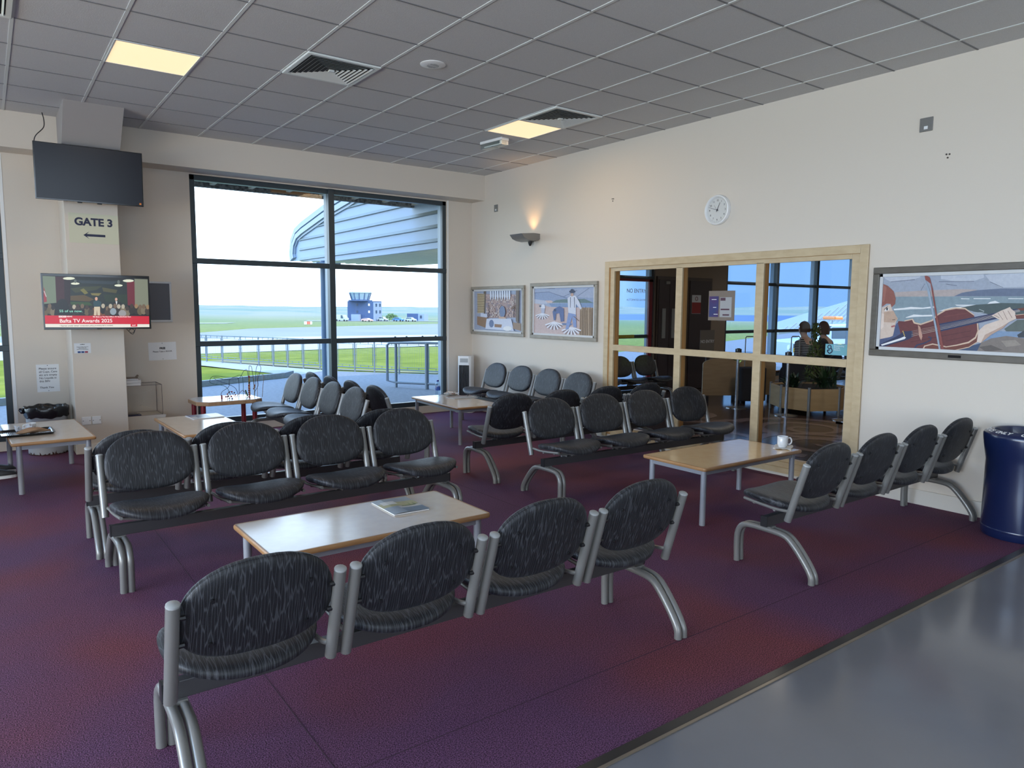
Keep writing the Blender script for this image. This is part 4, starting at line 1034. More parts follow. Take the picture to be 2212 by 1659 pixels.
for k in range(8):
    a = k*.7; bead(-.10+.045*math.cos(a), -.10, .045+.04*math.sin(a), .009, bc_[(0, 3, 0, 2, 4, 0, 3, 5)[k]])
for k in range(4): bead(.125-.006*k, .06, .012+k*.018, .011, bc_[2])
for k in range(3): bead(.19+.006*k, .02, .09+k*.02, .010, bc_[4])
# ------------------------------------------------------------------ pictures on the right wall
def picture(name, label, y, z, hw, hh, fw_, art, box_, fm, mount=.026, plaque='', plk=None):
    t = thing(name, label, 'picture', (XR, y, z))
    f = M(); d = .034
    for (a, b, c_, e_) in ((-hw, hw, hh-fw_, hh), (-hw, hw, -hh, -hh+fw_), (-hw, -hw+fw_, -hh+fw_, hh-fw_), (hw-fw_, hw, -hh+fw_, hh-fw_)): f.box((-d, -b, c_), (0, -a, e_))
    f.build('picture_frame', fm, t, bevel=.005)
    a1, b1 = hw-fw_, hh-fw_; q = M()
    for (a, b, c_, e_) in ((-a1, a1, b1-mount, b1), (-a1, a1, -b1, -b1+mount), (-a1, -a1+mount, -b1, b1), (a1-mount, a1, -b1, b1)): q.box((-.022, -b, c_), (-.004, -a, e_))
    q.build('slip_mount', K['mount'], t, bevel=.002)
    M_ = M(); W_, H_ = (a1-mount)*1000, (b1-mount)*1000
    paint(M_, clip(art, -W_+box_, W_+box_, -H_, H_), lambda u, v, dd: (-dd, -(u-box_/1000), v), .008)
    M_.build('inlaid_picture', K['art'], t)
    pk = M().box((-.037, -.045, -hh+.018), (-.033, .045, -hh+fw_-.014)).build('plaque', plk or K['brass'], t)
    return t
picture('framed_picture', 'small framed inlay of a stone hearth room with hanging fish, nearest the corner', 8.4875, 1.4985, .662, .352, .042, ART['kitchen'], 0, K['framew'])
picture('framed_picture', 'small framed inlay of harvesters cutting corn, left of the internal window', 7.033, 1.5065, .657, .365, .045, ART['harvest'], 0, K['framew'])
v = picture('framed_picture', 'wide framed inlay of a red-haired violin player by the sea', 2.40, 1.532, .66, .361, .052, ART['violin'], 100, K['frameg'], plk=K['gblack'])
# ------------------------------------------------------------------ clock
t = thing('wall_clock', 'round white wall clock above the internal window', 'clock', (XR, 4.664, 2.525))
def disc(mb, r0_, x0_, r1_, x1_, n=48):
    R = [[Vector((x, r*math.cos(2*PI*k/n), r*math.sin(2*PI*k/n))) for k in range(n)] for r, x in ((r0_, x0_), (r1_, x1_))]
    return mb.rings([R[1], R[0]])
rim = M(); prof = [(.146, 0), (.148, -.03), (.143, -.042), (.134, -.046), (.126, -.040), (.122, -.022)]
rim.rings([[Vector((x, r*math.cos(2*PI*k/56), r*math.sin(2*PI*k/56))) for k in range(56)] for r, x in prof][::-1]); rim.build('rim', K['white'], t, smooth=True)
dl = M(); dl.add([(-.022, .124*math.cos(2*PI*k/48), .124*math.sin(2*PI*k/48)) for k in range(48)], [tuple(range(48))[::-1]]); dial = dl.build('dial', mat('clock_face', (.62, .62, .60, 1), .6), t)
for h in range(1, 13):
    a = math.radians(90-h*30); text(str(h), .026, K['ink'], dial, (-.0228, -.094*math.cos(a), .094*math.sin(a)), EASTW, 'numeral')
mk = M()
for k in range(60):
    a = 2*PI*k/60; r1_, r2_ = (.112, .119) if k % 5 else (.108, .119); c_, s_ = math.cos(a), math.sin(a); wv = .0007
    mk.add([(-.0226, r1_*c_-wv*s_, r1_*s_+wv*c_), (-.0226, r2_*c_-wv*s_, r2_*s_+wv*c_), (-.0226, r2_*c_+wv*s_, r2_*s_-wv*c_), (-.0226, r1_*c_+wv*s_, r1_*s_-wv*c_)], [(0, 1, 2, 3)])
mk.build('minute_marks', K['ink'], dial)
def hand(nm, deg, ln_, wd, x, tail=.02):
    a = math.radians(90-deg); dy, dz = -math.cos(a), math.sin(a); ny, nz = -dz*wd/2, dy*wd/2
    vs = [(x, -tail*dy+ny, -tail*dz+nz), (x, ln_*dy+ny*.6, ln_*dz+nz*.6), (x, ln_*dy-ny*.6, ln_*dz-nz*.6), (x, -tail*dy-ny, -tail*dz-nz)]
    M().add(vs+[(q[0]-.001, q[1], q[2]) for q in vs], [(0, 1, 2, 3), (7, 6, 5, 4), (0, 4, 5, 1), (1, 5, 6, 2), (2, 6, 7, 3), (3, 7, 4, 0)]).build(nm, K['ink'], t)
hand('hour_hand', 24, .078, .006, -.026); hand('minute_hand', 288, .104, .004, -.029); hand('second_hand', 325, .060, .0014, -.031)
M().rings([[Vector((x, .006*math.cos(k), .006*math.sin(k))) for k in [2*PI*j/12 for j in range(12)]] for x in (-.033, -.022)], Vector((-.033, 0, 0))).build('centre_pin', K['ink'], t)
# ------------------------------------------------------------------ uplighter
t = thing('wall_light', 'grey metal wall uplighter with a warm glow above the small pictures', 'wall light', (XR, 7.66, 2.515))
sh = M(); top = [(0, .0), (-.10, .006), (-.30, -.012)]; bot = [(-.255, -.065), (-.19, -.088), (-.10, -.098), (-.03, -.088), (0, -.07)]
outl = [(-.30, -.012)]+bot
inner = [(-.285, -.014), (-.245, -.055), (-.185, -.078), (-.10, -.088), (-.035, -.078), (-.008, -.06)]
hwid = .135
for s_ in (-1, 1):
    sh.prism([(0, .0), (-.10, .004), (-.30, -.012)]+bot, 1, s_*hwid, s_*(hwid-.004))
n_ = len(outl)
vs = [(x, -hwid, z) for x, z in outl]+[(x, hwid, z) for x, z in outl]+[(x, -hwid, z) for x, z in inner]+[(x, hwid, z) for x, z in inner]
fs = []
for i in range(n_-1): fs += [(i, n_+i, n_+i+1, i+1), (2*n_+i, 2*n_+i+1, 3*n_+i+1, 3*n_+i)]
fs += [(0, 2*n_, 3*n_, n_)]
sh.add(vs, fs); sh.build('shade', K['metal'], t, smooth=True)
M().lathe([(.030, 0), (.026, -.03), (.014, -.062), (0, -.066)][::-1], (-.06, 0, -.088), 16).build('stem', K['black'], t, smooth=True)
M().box((-.012, -.05, -.09), (0, .05, 0)).build('back_plate', K['metal'], t)
M().tube([(-.10, -.06, -.045), (-.10, .06, -.045)], .011, 10).build('bulb', mat('warm_bulb', (1, .8, .5, 1), .5, emit=(1, .62, .25, 1), estr=3), t)
l = light('lamp', 'SPOT', (0, 0, 0), (.10, 0, 1), 7, (1, .55, .20)); l.parent = t; l.location = (-.10, 0, .0); l.data.spot_size = math.radians(96); l.data.spot_blend = 1; l.data.shadow_soft_size = .03
# ------------------------------------------------------------------ plates, marks
def plate(name, label, cat, loc, w_, h_, rot, m_, win=True, grp=None):
    t = thing(name, label, cat, loc, rot, grp)
    M().box((-w_/2, -.009, -h_/2), (w_/2, 0, h_/2)).build('plate', m_, t, bevel=.004)
    s = M()
    for q in (-1, 1): s.tube([(q*w_*.36, -.0085, 0), (q*w_*.36, -.0105, 0)], .004, 8)
    s.build('screw', K['chrome'] if win else K['ink'], t)
    if win: M().box((-.014, -.0105, -h_*.34), (.014, -.0088, -h_*.12)).build('label_window', K['paper'], t)
    return t
plate('wall_plate', 'small brushed metal switch plate above the wall uplighter', 'switch plate', (XR, 8.535, 2.95), .088, .10, -PI/2, K['metal'])
plate('wall_plate', 'brushed metal switch plate high on the wall above the violin picture', 'switch plate', (XR, 2.73, 2.975), .098, .105, -PI/2, K['metal'])
for yy, zz, lb in ((6.171, 2.796, 'cluster of dark screw holes in the wall left of the clock'), (2.56, 2.711, 'cluster of dark screw holes below the switch plate over the violin picture')):
    t = thing('wall_plug_holes', lb, 'screw holes', (XR, yy, zz))
    for a, b in ((-.012, .012), (.010, .014), (.0, -.012)): M().tube([(-.004, a, b), (.002, a, b)], .0065, 8).build('plug', mat('dark_plug', (.05, .04, .035, 1), .8), t)
plate('wall_socket', 'left white double-screw blank plate low on the pillar', 'wall plate', (.793, 8.56, .345), .084, .084, 0, K['white'], False)
plate('wall_socket', 'right white double-screw blank plate low on the pillar', 'wall plate', (.885, 8.56, .345), .084, .084, 0, K['white'], False)
# ------------------------------------------------------------------ televisions
def tv(label, loc, w_, h_, tilt):
    t = thing('television', label, 'television', loc); t.rotation_euler = (math.radians(tilt), 0, 0)
    M().box((-w_/2, -.012, -h_/2), (w_/2, .018, h_/2)).build('casing', K['gblack'], t, bevel=.003)
    M().box((-w_*.3, .018, -h_*.42), (w_*.3, .055, h_*.15)).build('back_housing', K['black'], t, bevel=.01)
    M().box((-.07, .055, -.09), (.07, .225, .05)).build('mount_arm', K['black'], t)
    return t
t = tv('switched-off black television under the ceiling box', (.92, 8.31, 2.815), .93, .532, 4)
M().box((-.455, -.0135, -.254), (.455, -.0122, .258)).build('screen', mat('dark_screen', (.010, .011, .018, 1), .22, spec=.3), t)
M().box((.425, -.0145, -.248), (.443, -.0135, -.230)).build('energy_sticker', mat('orange_sticker', (.7, .22, .03, 1), .5), t)
for x in (-.1, .07): M().box((x-.02, -.004, -.276), (x+.02, .012, -.266)).build('foot_slot', K['black'], t)
t = tv('lit television showing a news programme on the pillar', (.927, 8.30, 1.5725), .945, .544, 0)
sm_ = M(); paint(sm_, clip(ART['tv'], -458, 458, -255, 257), lambda u, v, d: (u, -d, v), .0125, .00002)
scr = sm_.build('screen', K['screen'], t)
ew = mat('screen_white_text', (.1, .1, .1, 1), .5, emit=(.95, .95, .93, 1), estr=1); ek = mat('screen_dark_text', (.03, .03, .03, 1), .5); em = mat('screen_mint_text', (.1, .1, .1, 1), .5, emit=(.30, .80, .62, 1), estr=1)
def tt(b, s, m_, x, z, al='LEFT', bo=0, sx=1): text(b, s, m_, scr, (x, -.0152, z), NORTH, 'caption', al, bo, sx)
tt('55 of us now.', .032, em, -.337, -.0915, bo=.0002, sx=1.12); tt('Bafta TV Awards 2025', .050, ew, -.340, -.188, bo=.0003, sx=1.0)
tt('NEWS', .017, ew, -.278, -.1445, bo=.0004); tt("'Mr Bates vs The Post Office', ITV Studios/Little Gem", .0155, ew, -.055, -.1475, bo=.0002, sx=1.02)
tt("\u2022 Starmer unveils 'tighter' immigration policy promising fall in numbers", .0165, ek, -.340, -.2348, bo=.0002, sx=.98); tt('12:48', .0165, ew, .290, -.2348, bo=.0004)
lg = M()
for k in range(3): lg.box((-.343+k*.0215, -.0150, -.153), (-.3245+k*.0215, -.0146, -.136))
lg.build('channel_blocks', ew, scr)
for k, ch in enumerate('BBC'): text(ch, .015, mat('screen_red', (.2, .01, .02, 1), .5, emit=(.6, .01, .03, 1)), scr, (-.3338+k*.0215, -.0154, -.1445), NORTH, 'caption', bold=.0004)
M().box((-.02, -.014, -.274), (.02, .01, -.262)).build('sensor_bump', K['black'], t)
t = thing('television_cable', 'thin black cable hanging from the ceiling edge to the upper television', 'cable', (0, 0, 0))
M().tube(catmull([(.575, 8.72, 3.4425), (.585, 8.68, 3.36), (.57, 8.58, 3.27), (.50, 8.46, 3.17), (.475, 8.38, 3.10), (.47, 8.345, 3.02)], 6), .0045, 8).build('cable', K['black'], t, smooth=True)
t = thing('cable_loop', 'looped thin black cable hanging below the lit television', 'cable', (0, 0, 0))
M().tube(catmull([(1.16, 8.34, 1.33), (1.19, 8.345, 1.28), (1.225, 8.35, 1.255), (1.25, 8.36, 1.28), (1.225, 8.37, 1.30), (1.20, 8.36, 1.275), (1.235, 8.35, 1.245), (1.27, 8.345, 1.33)], 5), .0028, 6).build('cable', K['black'], t, smooth=True)
# ------------------------------------------------------------------ signs and notices
t = thing('gate_sign', 'pale yellow GATE 3 sign with a left arrow on the pillar', 'sign', (.955, 8.56, 2.318))
M().box((-.221, -.005, -.148), (.221, 0, .148)).build('board', K['cream'], t)
text('GATE 3', .104, K['navyink'], t, (0, -.006, .062), NORTH, bold=.0042, sx=1.0)
M().prism([(-.098, -.068), (-.045, -.030), (-.068, -.056), (.098, -.056), (.098, -.080), (-.068, -.080), (-.045, -.106)], 1, -.0065, -.005).build('arrow', K['navyink'], t)
def paper(label, x, z, w_, h_, y=YW, lines=(), rot=0):
    t = thing('paper_notice', label, 'notice', (x, y, z))
    M().box((-w_/2, -.0015, -h_/2), (w_/2, 0, h_/2)).build('sheet', K['paper'], t)
    for b, s, lx, lz, al, bo in lines: text(b, s, K['ink'], t, (lx, -.002, lz), NORTH, 'lettering', al, bo)
    for q in (-1, 1): M().tube([(.0, -.001, q*(h_/2-.012)), (.0, -.004, q*(h_/2-.012))], .004, 8).build('pin', K['ink'], t)
    t.rotation_euler = (0, math.radians(rot), 0); return t
ls = ['Please ensure', 'all Cups, Cans', 'etc are empty', 'No Liquids in', 'this BIN', '', 'Thank You']
paper('white notice about empty cups and cans above the grey bin', .515, .755, .207, .297, lines=[(s_, .029, -.080, .103-.034*i, 'LEFT', .0002) for i, s_ in enumerate(ls) if s_])
paper('white landscape notice offering free books beside the display case', 1.655, 1.012, .297, .208, lines=[('FREE', .030, 0, .033, 'CENTER', .0016), ('Please Take a BOOK', .024, 0, -.004, 'CENTER', .0002)], rot=-1)
t = paper('small white notice with three coloured squares on the pillar', .794, 1.10, .148, .103, 8.56, lines=[('NOTICE', .011, 0, .038, 'CENTER', .0003), ('Customer Helpline Desk Area', .0085, 0, .014, 'CENTER', .0002), ('Open to Assist with', .0085, 0, .001, 'CENTER', .0002), ('Departures & Online Services', .0085, 0, -.012, 'CENTER', .0002)])
for k, c_ in enumerate(((.03, .08, .25, 1), (.05, .12, .32, 1), (.35, .06, .09, 1))): M().box((-.045+k*.032, -.003, -.049), (-.018+k*.032, -.0018, -.031)).build('coloured_square', mat('square_%s' % 'abc'[k], c_, .6), t)
t = thing('noticeboard', 'grey felt noticeboard half hidden by the lit television', 'noticeboard', (1.505, YW, 1.585))
M().box((-.26, -.012, -.215), (.26, 0, .215)).build('felt', mat('grey_felt', (.13, .14, .165, 1), .95, bump=(200, .4)), t)
f = M()
for a, b in (((-.27, .21), (.27, .232)), ((-.27, -.232), (.27, -.21)), ((-.27, -.21), (-.25, .21)), ((.248, -.21), (.27, .21))): f.box((a[0], -.02, a[1]), (b[0], 0, b[1]))
f.build('frame', mat('white_metal_frame', (.55, .57, .6, 1), .35), t, bevel=.003)
# ------------------------------------------------------------------ display case, plinth, books
t = thing('display_plinth', 'cream box plinth behind the pillar under the clear case', 'plinth', (1.395, 8.985, 0))
M().box((-.195, -.18, 0), (.195, .18, .305)).build('body', K['skirt'], t); M().box((-.2, -.185, .305), (.2, .18, .318)).build('top_board', K['skirt'], t)
t = thing('display_case', 'clear acrylic display case standing on the cream plinth', 'display case', (1.38, 8.98, .318))
M().box((-.185, -.17, .001), (.185, .17, .339)).build('cover', K['acrylic'], t)
f = M(); e_ = .0022
for x in (-.185, .185):
    for y in (-.17, .17): f.box((x-e_, y-e_, 0), (x+e_, y+e_, .34))
for z in (.0, .34):
    for y in (-.17, .17): f.box((-.185, y-e_, z-e_), (.185, y+e_, z+e_))
    for x in (-.185, .185): f.box((x-e_, -.17, z-e_), (x+e_, .17, z+e_))
f.build('edges', mat('dark_acrylic_edge', (.10, .08, .08, 1), .3), t)
cr = M()
cr.tube(catmull([(-.02, -.02, .10), (.0, -.05, .107), (.06, -.08, .078), (.13, -.1, .055)], 5), .0022, 6)
cr.tube(catmull([(.02, .0, .20), (.015, 0, .15), (.03, 0, .11)], 5), .002, 6).tube(catmull([(-.12, -.1, .245), (0, -.1, .25), (.1, -.1, .285)], 5), .002, 6)
cr.build('plastic_sheet_folds', mat('clear_fold', (.7, .66, .6, 1), .15, spec=.9), t)
def book(name, label, cat, loc, d, cols, rz=0, group=None, wav=0):
    t = thing(name, label, cat, loc, rz, group); w_, l_, h_ = d
    M().box((-w_/2+.003, -l_/2+.004, .002), (w_/2-.004, l_/2-.004, h_-.002)).build('pages', K['paper'], t)
    M().box((-w_/2, -l_/2, 0), (w_/2, l_/2, .002)).box((-w_/2, -l_/2, h_-.002), (w_/2, l_/2, h_)).box((-w_/2, -l_/2, 0), (-w_/2+.002, l_/2, h_)).build('cover', cols, t)
    return t
cv = mat('pale_book_cover', (.55, .55, .57, 1), .5)
book('paperback_book', 'pale paperback lying lowest on the clear case', 'book', (1.27, 8.90, .660), (.17, .22, .030), cv)
t = book('paperback_book', 'pale paperback lying second in the pile on the clear case', 'book', (1.272, 8.90, .6905), (.165, .215, .032), cv, .05)
b_ = book('paperback_book', 'brown paperback with its curled cover on top of the pile on the clear case', 'book', (1.27, 8.90, .723), (.15, .20, .016), mat('brown_cover', (.16, .10, .07, 1), .5, noise=(30, .2, (.5, .45, .4, 1))), -.08)
M().add([(-.075, -.1, .017), (.05, -.1, .018), (.075, -.1, .045), (.075, .1, .045), (.05, .1, .018), (-.075, .1, .017)], [(0, 1, 4, 5), (1, 2, 3, 4)]).build('curled_cover', mat('brown_cover'), b_)
t = thing('dark_booklet', 'dark booklets lying inside the clear case', 'booklet', (1.27, 8.9, .3195)); M().box((-.06, -.07, 0), (.08, .06, .010)).build('cover', K['navy'], t); M().box((-.055, -.066, .010), (.05, .05, .016)).build('upper_cover', K['beam'], t)
# ------------------------------------------------------------------ tower fan
t = thing('tower_fan', 'white tower fan with dark vertical slats in the corner by the window', 'fan', (5.715, 8.95, 0), math.radians(-50))
M().prism(rrect(.135, .135, .05), 2, 0, .022).build('base', K['white'], t, bevel=.004)
M().prism([(-.10, -.07), (-.07, -.095), (.07, -.095), (.10, -.07), (.10, .08), (-.10, .08)], 2, .022, .835).build('body', K['white'], t, bevel=.006)
M().box((-.078, -.098, .14), (.078, -.094, .70)).build('grille_recess', K['gblack'], t)
g = M()
for k in range(9): g.box((-.072+k*.018-.0025, -.106, .14), (-.072+k*.018+.0025, -.097, .70))
g.build('slats', mat('fan_slat', (.10, .105, .11, 1), .4), t)
M().box((-.06, -.099, .74), (.06, -.094, .80)).build('control_panel', K['cap'], t)
# ------------------------------------------------------------------ grey bin with liner
t = thing('waste_bin', 'round grey metal bin with a black liner under the cups notice', 'bin', (.465, 8.845, 0))
M().lathe([(.165, .003), (.178, .01), (.185, .45), (.180, .45), (.172, .02), (0, .02)], n=40).build('body', mat('pale_grey_metal', (.36, .38, .41, 1), .45), t, smooth=True)
ch = M(); random.seed(3); n = 60
for k in range(n):
    a0, a1 = 2*PI*k/n, 2*PI*(k+1)/n; h0 = .004+max(0, random.gauss(.008, .012)); h1 = .004+max(0, random.gauss(.008, .014))
    ch.add([(.1790*math.cos(a0), .1790*math.sin(a0), .001), (.1790*math.cos(a1), .1790*math.sin(a1), .001), (.1800*math.cos(a1), .1800*math.sin(a1), h1), (.1800*math.cos(a0), .1800*math.sin(a0), h0)], [(0, 1, 2, 3)])
ch.build('rusted_edge', mat('rust', (.05, .018, .015, 1), .9), t)
ln_ = M(); R = []; n = 64; random.seed(5)
ph = [random.uniform(0, 6) for _ in range(8)]
for i, (r, z) in enumerate([(.188, .385), (.196, .40), (.200, .44), (.204, .475), (.198, .492), (.186, .488), (.176, .46), (.165, .36), (.12, .28)]):
    R.append([Vector(((r+.004*math.sin(9*a+ph[0]+i)+.003*math.sin(17*a+ph[1]+2*i)+.002*math.sin(31*a+ph[2]*i))*math.cos(a), (r+.004*math.sin(9*a+ph[0]+i)+.003*math.sin(17*a+ph[1]+2*i))*math.sin(a), z+.007*math.sin(5*a+ph[3])+.004*math.sin(13*a+ph[4]+i))) for a in [2*PI*k/n for k in range(n)]])
ln_.rings(R, None, Vector((0, 0, .27)))
kn = []
for i in range(7):
    a = i/6*PI; kn.append([Vector((-.205-.035*math.sin(a)*math.cos(b)*.9+.01*math.sin(3*b+i), .02*math.cos(a)+.030*math.sin(a)*math.sin(b), .455-.03*math.cos(a)*1.0+.012*math.sin(a)*math.cos(2*b))) for b in [2*PI*k/12 for k in range(12)]])
ln_.rings(kn)
ln_.build('bin_liner', mat('black_bag', (.012, .012, .014, 1), .22, bump=(25, .9)), t, smooth=True)
# ------------------------------------------------------------------ navy recycling bin
t = thing('recycling_bin', 'large round navy plastic bin with white lettering round its rim', 'bin', (5.70, 1.815, 0))
M().lathe([(.222, .0), (.228, .012), (.230, .05), (.229, .30), (.228, .52), (.236, .57), (.246, .63), (.252, .685), (.252, .705), (.246, .716), (.196, .738), (.188, .734), (.170, .66), (.16, .50), (0, .45)], n=56).build('body', K['navy'], t, smooth=True)
M().lathe([(.2305, .048), (.2318, .052), (.2312, .062), (.230, .066)], n=56).build('foot_rib', K['navy'], t, smooth=True)
msg = 'PLASTICS ONLY  CANS ONLY'; hole = math.radians(171)
for i, chh in enumerate(msg):
    if chh == ' ': continue
    a = hole+(i-12)*math.radians(7.0)
    o = text(chh, .040, K['white'], t, (.2215*math.cos(a), .2215*math.sin(a), .7285), (0, 0, 0), 'letter', bold=.0012, shear=.2)
    o.rotation_euler = (Matrix.Rotation(a+PI/2, 3, 'Z') @ Matrix.Rotation(math.radians(24), 3, 'X')).to_euler()
a = math.radians(212); q = M().rings([[Vector((r*math.cos(b), r*math.sin(b), z)) for b in [2*PI*k/20 for k in range(20)]] for r, z in ((.022, 0), (.022, .003), (.017, .004), (.016, .002))][::-1], Vector((0, 0, .002))).build('maker_roundel', K['gblack'], t)
q.location = (.2295*math.cos(a), .2295*math.sin(a), .125); q.rotation_euler = (Matrix.Rotation(a+PI/2, 3, 'Z') @ Matrix.Rotation(PI/2, 3, 'X')).to_euler()
# ------------------------------------------------------------------ things on tables
TZ = .4315
t = thing('mug', 'white mug on a napkin on the honey coloured table', 'mug', (5.165, 3.325, TZ+.004), -.75); t.scale = (1.1, 1.1, 1.08)
M().lathe([(.0, .002), (.026, .0), (.030, .004), (.031, .012), (.036, .018), (.0375, .024), (.0385, .080), (.037, .082), (.035, .080), (.034, .022), (0, .014)], n=32).build('body', mat('white_china', (.78, .79, .80, 1), .12, coat=.4), t, smooth=True)
M().tube(catmull([(.036, 0, .068), (.052, 0, .072), (.063, 0, .055), (.062, 0, .035), (.050, 0, .022), (.036, 0, .024)], 5), .0055, 10).build('handle', mat('white_china'), t, smooth=True)
def sheet(name, label, cat, loc, rz, w_, l_, m_, amp=.004, n=14, th=.001, seed=1):
    t = thing(name, label, cat, loc, rz); random.seed(seed); vs = []; fs = []
    p1, p2, p3 = [random.uniform(0, 6) for _ in range(3)]
    for i in range(n+1):
        for j in range(n+1):
            u, v_ = i/n-.5, j/n-.5
            z = amp*(.6+.5*math.sin(7*u+p1)*math.cos(6*v_+p2)+.4*math.sin(15*(u+v_)+p3))*(.3+1.4*max(abs(u), abs(v_)))
            vs.append((u*w_*(1+.08*math.sin(9*v_+p1)), v_*l_*(1+.06*math.sin(8*u)), max(z, 0)+th))
    for i in range(n):
        for j in range(n): fs.append((i*(n+1)+j, (i+1)*(n+1)+j, (i+1)*(n+1)+j+1, i*(n+1)+j+1))
    o = M().add(vs, fs).build('sheet', m_, t, smooth=True); s_ = o.modifiers.new('thickness', 'SOLIDIFY'); s_.thickness = th; s_.offset = -1
    return t
sheet('napkin', 'crumpled white paper napkin under the mug', 'napkin', (5.17, 3.32, TZ), .5, .20, .14, mat('tissue', (.78, .74, .70, 1), .9), .006, seed=2)
def magazine(label, loc, rz, w_, l_, cm, open_=False):
    t = thing('magazine', label, 'magazine', loc, rz)
    M().box((-w_/2+.002, -l_/2+.002, .0), (w_/2-.003, l_/2-.002, .006)).build('pages', K['paper'], t)
    vs = []; fs = []; n = 10
    for i in range(n+1):
        u = i/n; z = .0065+.004*math.sin(PI*u)+.002*math.sin(7*u)
        vs += [(-w_/2+u*w_, -l_/2, z), (-w_/2+u*w_, l_/2, z-.001)]
    for i in range(n): fs.append((2*i, 2*i+2, 2*i+3, 2*i+1))
    mb = M(); mb.col = []
    mb.add(vs, fs); mb.col = [rgb(190, 188, 182)]*len(fs)
    random.seed(int(loc[0]*100)); P = lambda u, v, d: (u, v, .0068+.004*math.sin(PI*(u/w_+.5))+.002*math.sin(7*(u/w_+.5))+d)
    for (u0, u1, v0, v1, c_) in cm:
        for i in range(4):
            a, b = u0+(u1-u0)*i/4, u0+(u1-u0)*(i+1)/4
            mb.add([P(a*w_, v0*l_, .0002), P(b*w_, v0*l_, .0002), P(b*w_, v1*l_, .0002), P(a*w_, v1*l_, .0002)], [(0, 1, 2, 3)]); mb.col.append(rgb(*c_))
    mb.build('cover', colmat('printed_cover', .3), t); return t
magazine('landscape magazine with a pale scenic cover on the long near table', (1.82, 3.535, TZ), -.02, .215, .30, [(-.5, .5, .22, .5, (150, 158, 165)), (-.5, .5, -.05, .22, (170, 165, 120)), (-.4, .2, .1, .3, (205, 205, 200)), (-.5, -.1, -.5, -.05, (140, 150, 160)), (-.1, .5, -.5, -.2, (110, 125, 140)), (.0, .4, -.1, .05, (120, 130, 80))])
magazine('magazine with a busy cover on the table by the pillar', (1.735, 7.60, TZ), -1.5, .28, .30, [(-.5, .5, .1, .5, (205, 210, 220)), (-.3, .3, -.3, .1, (110, 110, 120)), (-.5, .0, -.5, -.3, (90, 100, 140))])
magazine('newspaper lying beside the plate on the far table', (4.73, 7.50, TZ), -.1, .33, .25, [(-.5, .5, .1, .5, (120, 90, 75)), (-.4, .4, -.4, .1, (180, 175, 170)), (.1, .4, -.2, .3, (70, 60, 60))])
t = thing('pen', 'dark pen lying on the newspaper on the far table', 'pen', (4.84, 7.53, TZ+.0125), .9); M().tube([(-.07, 0, .004), (.06, 0, .004), (.07, 0, .004)], [.004, .004, .001], 8).build('barrel', K['gblack'], t)
t = thing('water_bottle', 'clear plastic water bottle with a blue cap on the far table', 'bottle', (4.545, 7.775, TZ))
M().lathe([(0, .002), (.030, .0), (.033, .006), (.032, .05), (.0305, .06), (.033, .07), (.033, .135), (.031, .150), (.018, .178), (.012, .184), (.012, .192)], n=24).build('body', glassmat('bottle_plastic', (.84, .90, .94, 1), 1.5), t, smooth=True)
M().lathe([(.0338, .075), (.0338, .130)], n=24).build('label', mat('blue_label', (.03, .10, .45, 1), .4, noise=(14, .06, (.35, .40, .6, 1))), t, smooth=True)
M().lathe([(0, .184), (.0145, .184), (.0145, .203), (.013, .205), (0, .205)], n=20).build('cap', mat('blue_cap', (.02, .04, .25, 1), .35), t, smooth=True)
t = thing('plate', 'white plate beside the water bottle on the far table', 'plate', (4.76, 7.80, TZ)); M().lathe([(0, .002), (.055, .0), (.06, .004), (.10, .016), (.101, .019), (.06, .009), (0, .007)], n=36).build('dish', mat('white_china'), t, smooth=True)
sheet('paper_napkin', 'folded white napkin lying on the plate on the far table', 'napkin', (4.76, 7.82, TZ+.018), .7, .13, .11, mat('tissue'), .018, seed=9)
t = thing('cake_slice', 'brown cake crumbs and crust left on the plate', 'food', (4.74, 7.74, TZ+.009))
for k, (x, y, r) in enumerate(((0, 0, .018), (.03, .005, .014), (-.03, .01, .012), (.05, -.01, .010))): M().lathe([(0, -.001), (r, 0), (r*.9, r*.7), (r*.3, r), (0, r)], (x, y, 0), 7, 1, .7).build('crust', mat('crumb', (.18, .07, .03, 1), .9), t)
t = thing('serving_tray', 'black ribbed serving tray on the table at the left edge', 'tray', (.235, 7.435, TZ), math.radians(2))
R = [[Vector((u, v, z)) for u, v in rrect(.185+i, .155+i, .03)] for i, z in ((-.02, .0), (.0, .002), (.012, .016), (.016, .017), (.016, .019), (.010, .018), (-.002, .004), (-.02, .003))]
M().rings(R, Vector((0, 0, 0)), Vector((0, 0, .003))).build('rim', K['gblack'], t, smooth=True)
g = M()
for k in range(26): g.box((-.155+k*.0125-.003, -.12, .003), (-.155+k*.0125+.003, .12, .0045))
g.build('ribs', mat('tray_rib', (.25, .25, .3, 1), .2, metal=.5), t)
t = thing('cup', 'white cup standing at the back of the black tray', 'cup', (.275, 7.53, TZ+.0045)); M().lathe([(0, .002), (.026, 0), (.030, .004), (.037, .05), (.038, .07), (.036, .07), (.034, .05), (0, .012)], n=28).build('body', mat('white_china'), t, smooth=True)
M().tube(catmull([(-.035, .0, .058), (-.055, 0, .055), (-.058, 0, .035), (-.034, 0, .02)], 4), .0045, 8).build('handle', mat('white_china'), t, smooth=True)
t = thing('pastry_bag', 'brown paper bag with a pastry inside on the black tray', 'paper bag', (.285, 7.40, TZ+.005), .15)
R = []
for i in range(11):
    f = i/10; r = .004+.034*math.sin(PI*min(1, f*1.08))**.6; R.append([Vector((-.13+.26*f, .9*r*math.cos(b)*(1+.2*math.sin(3*b+i)), .026*(.3+.7*math.sin(PI*f))+r*.62*math.sin(b)*(1+.15*math.sin(5*b+2*i)))) for b in [2*PI*k/14 for k in range(14)]])
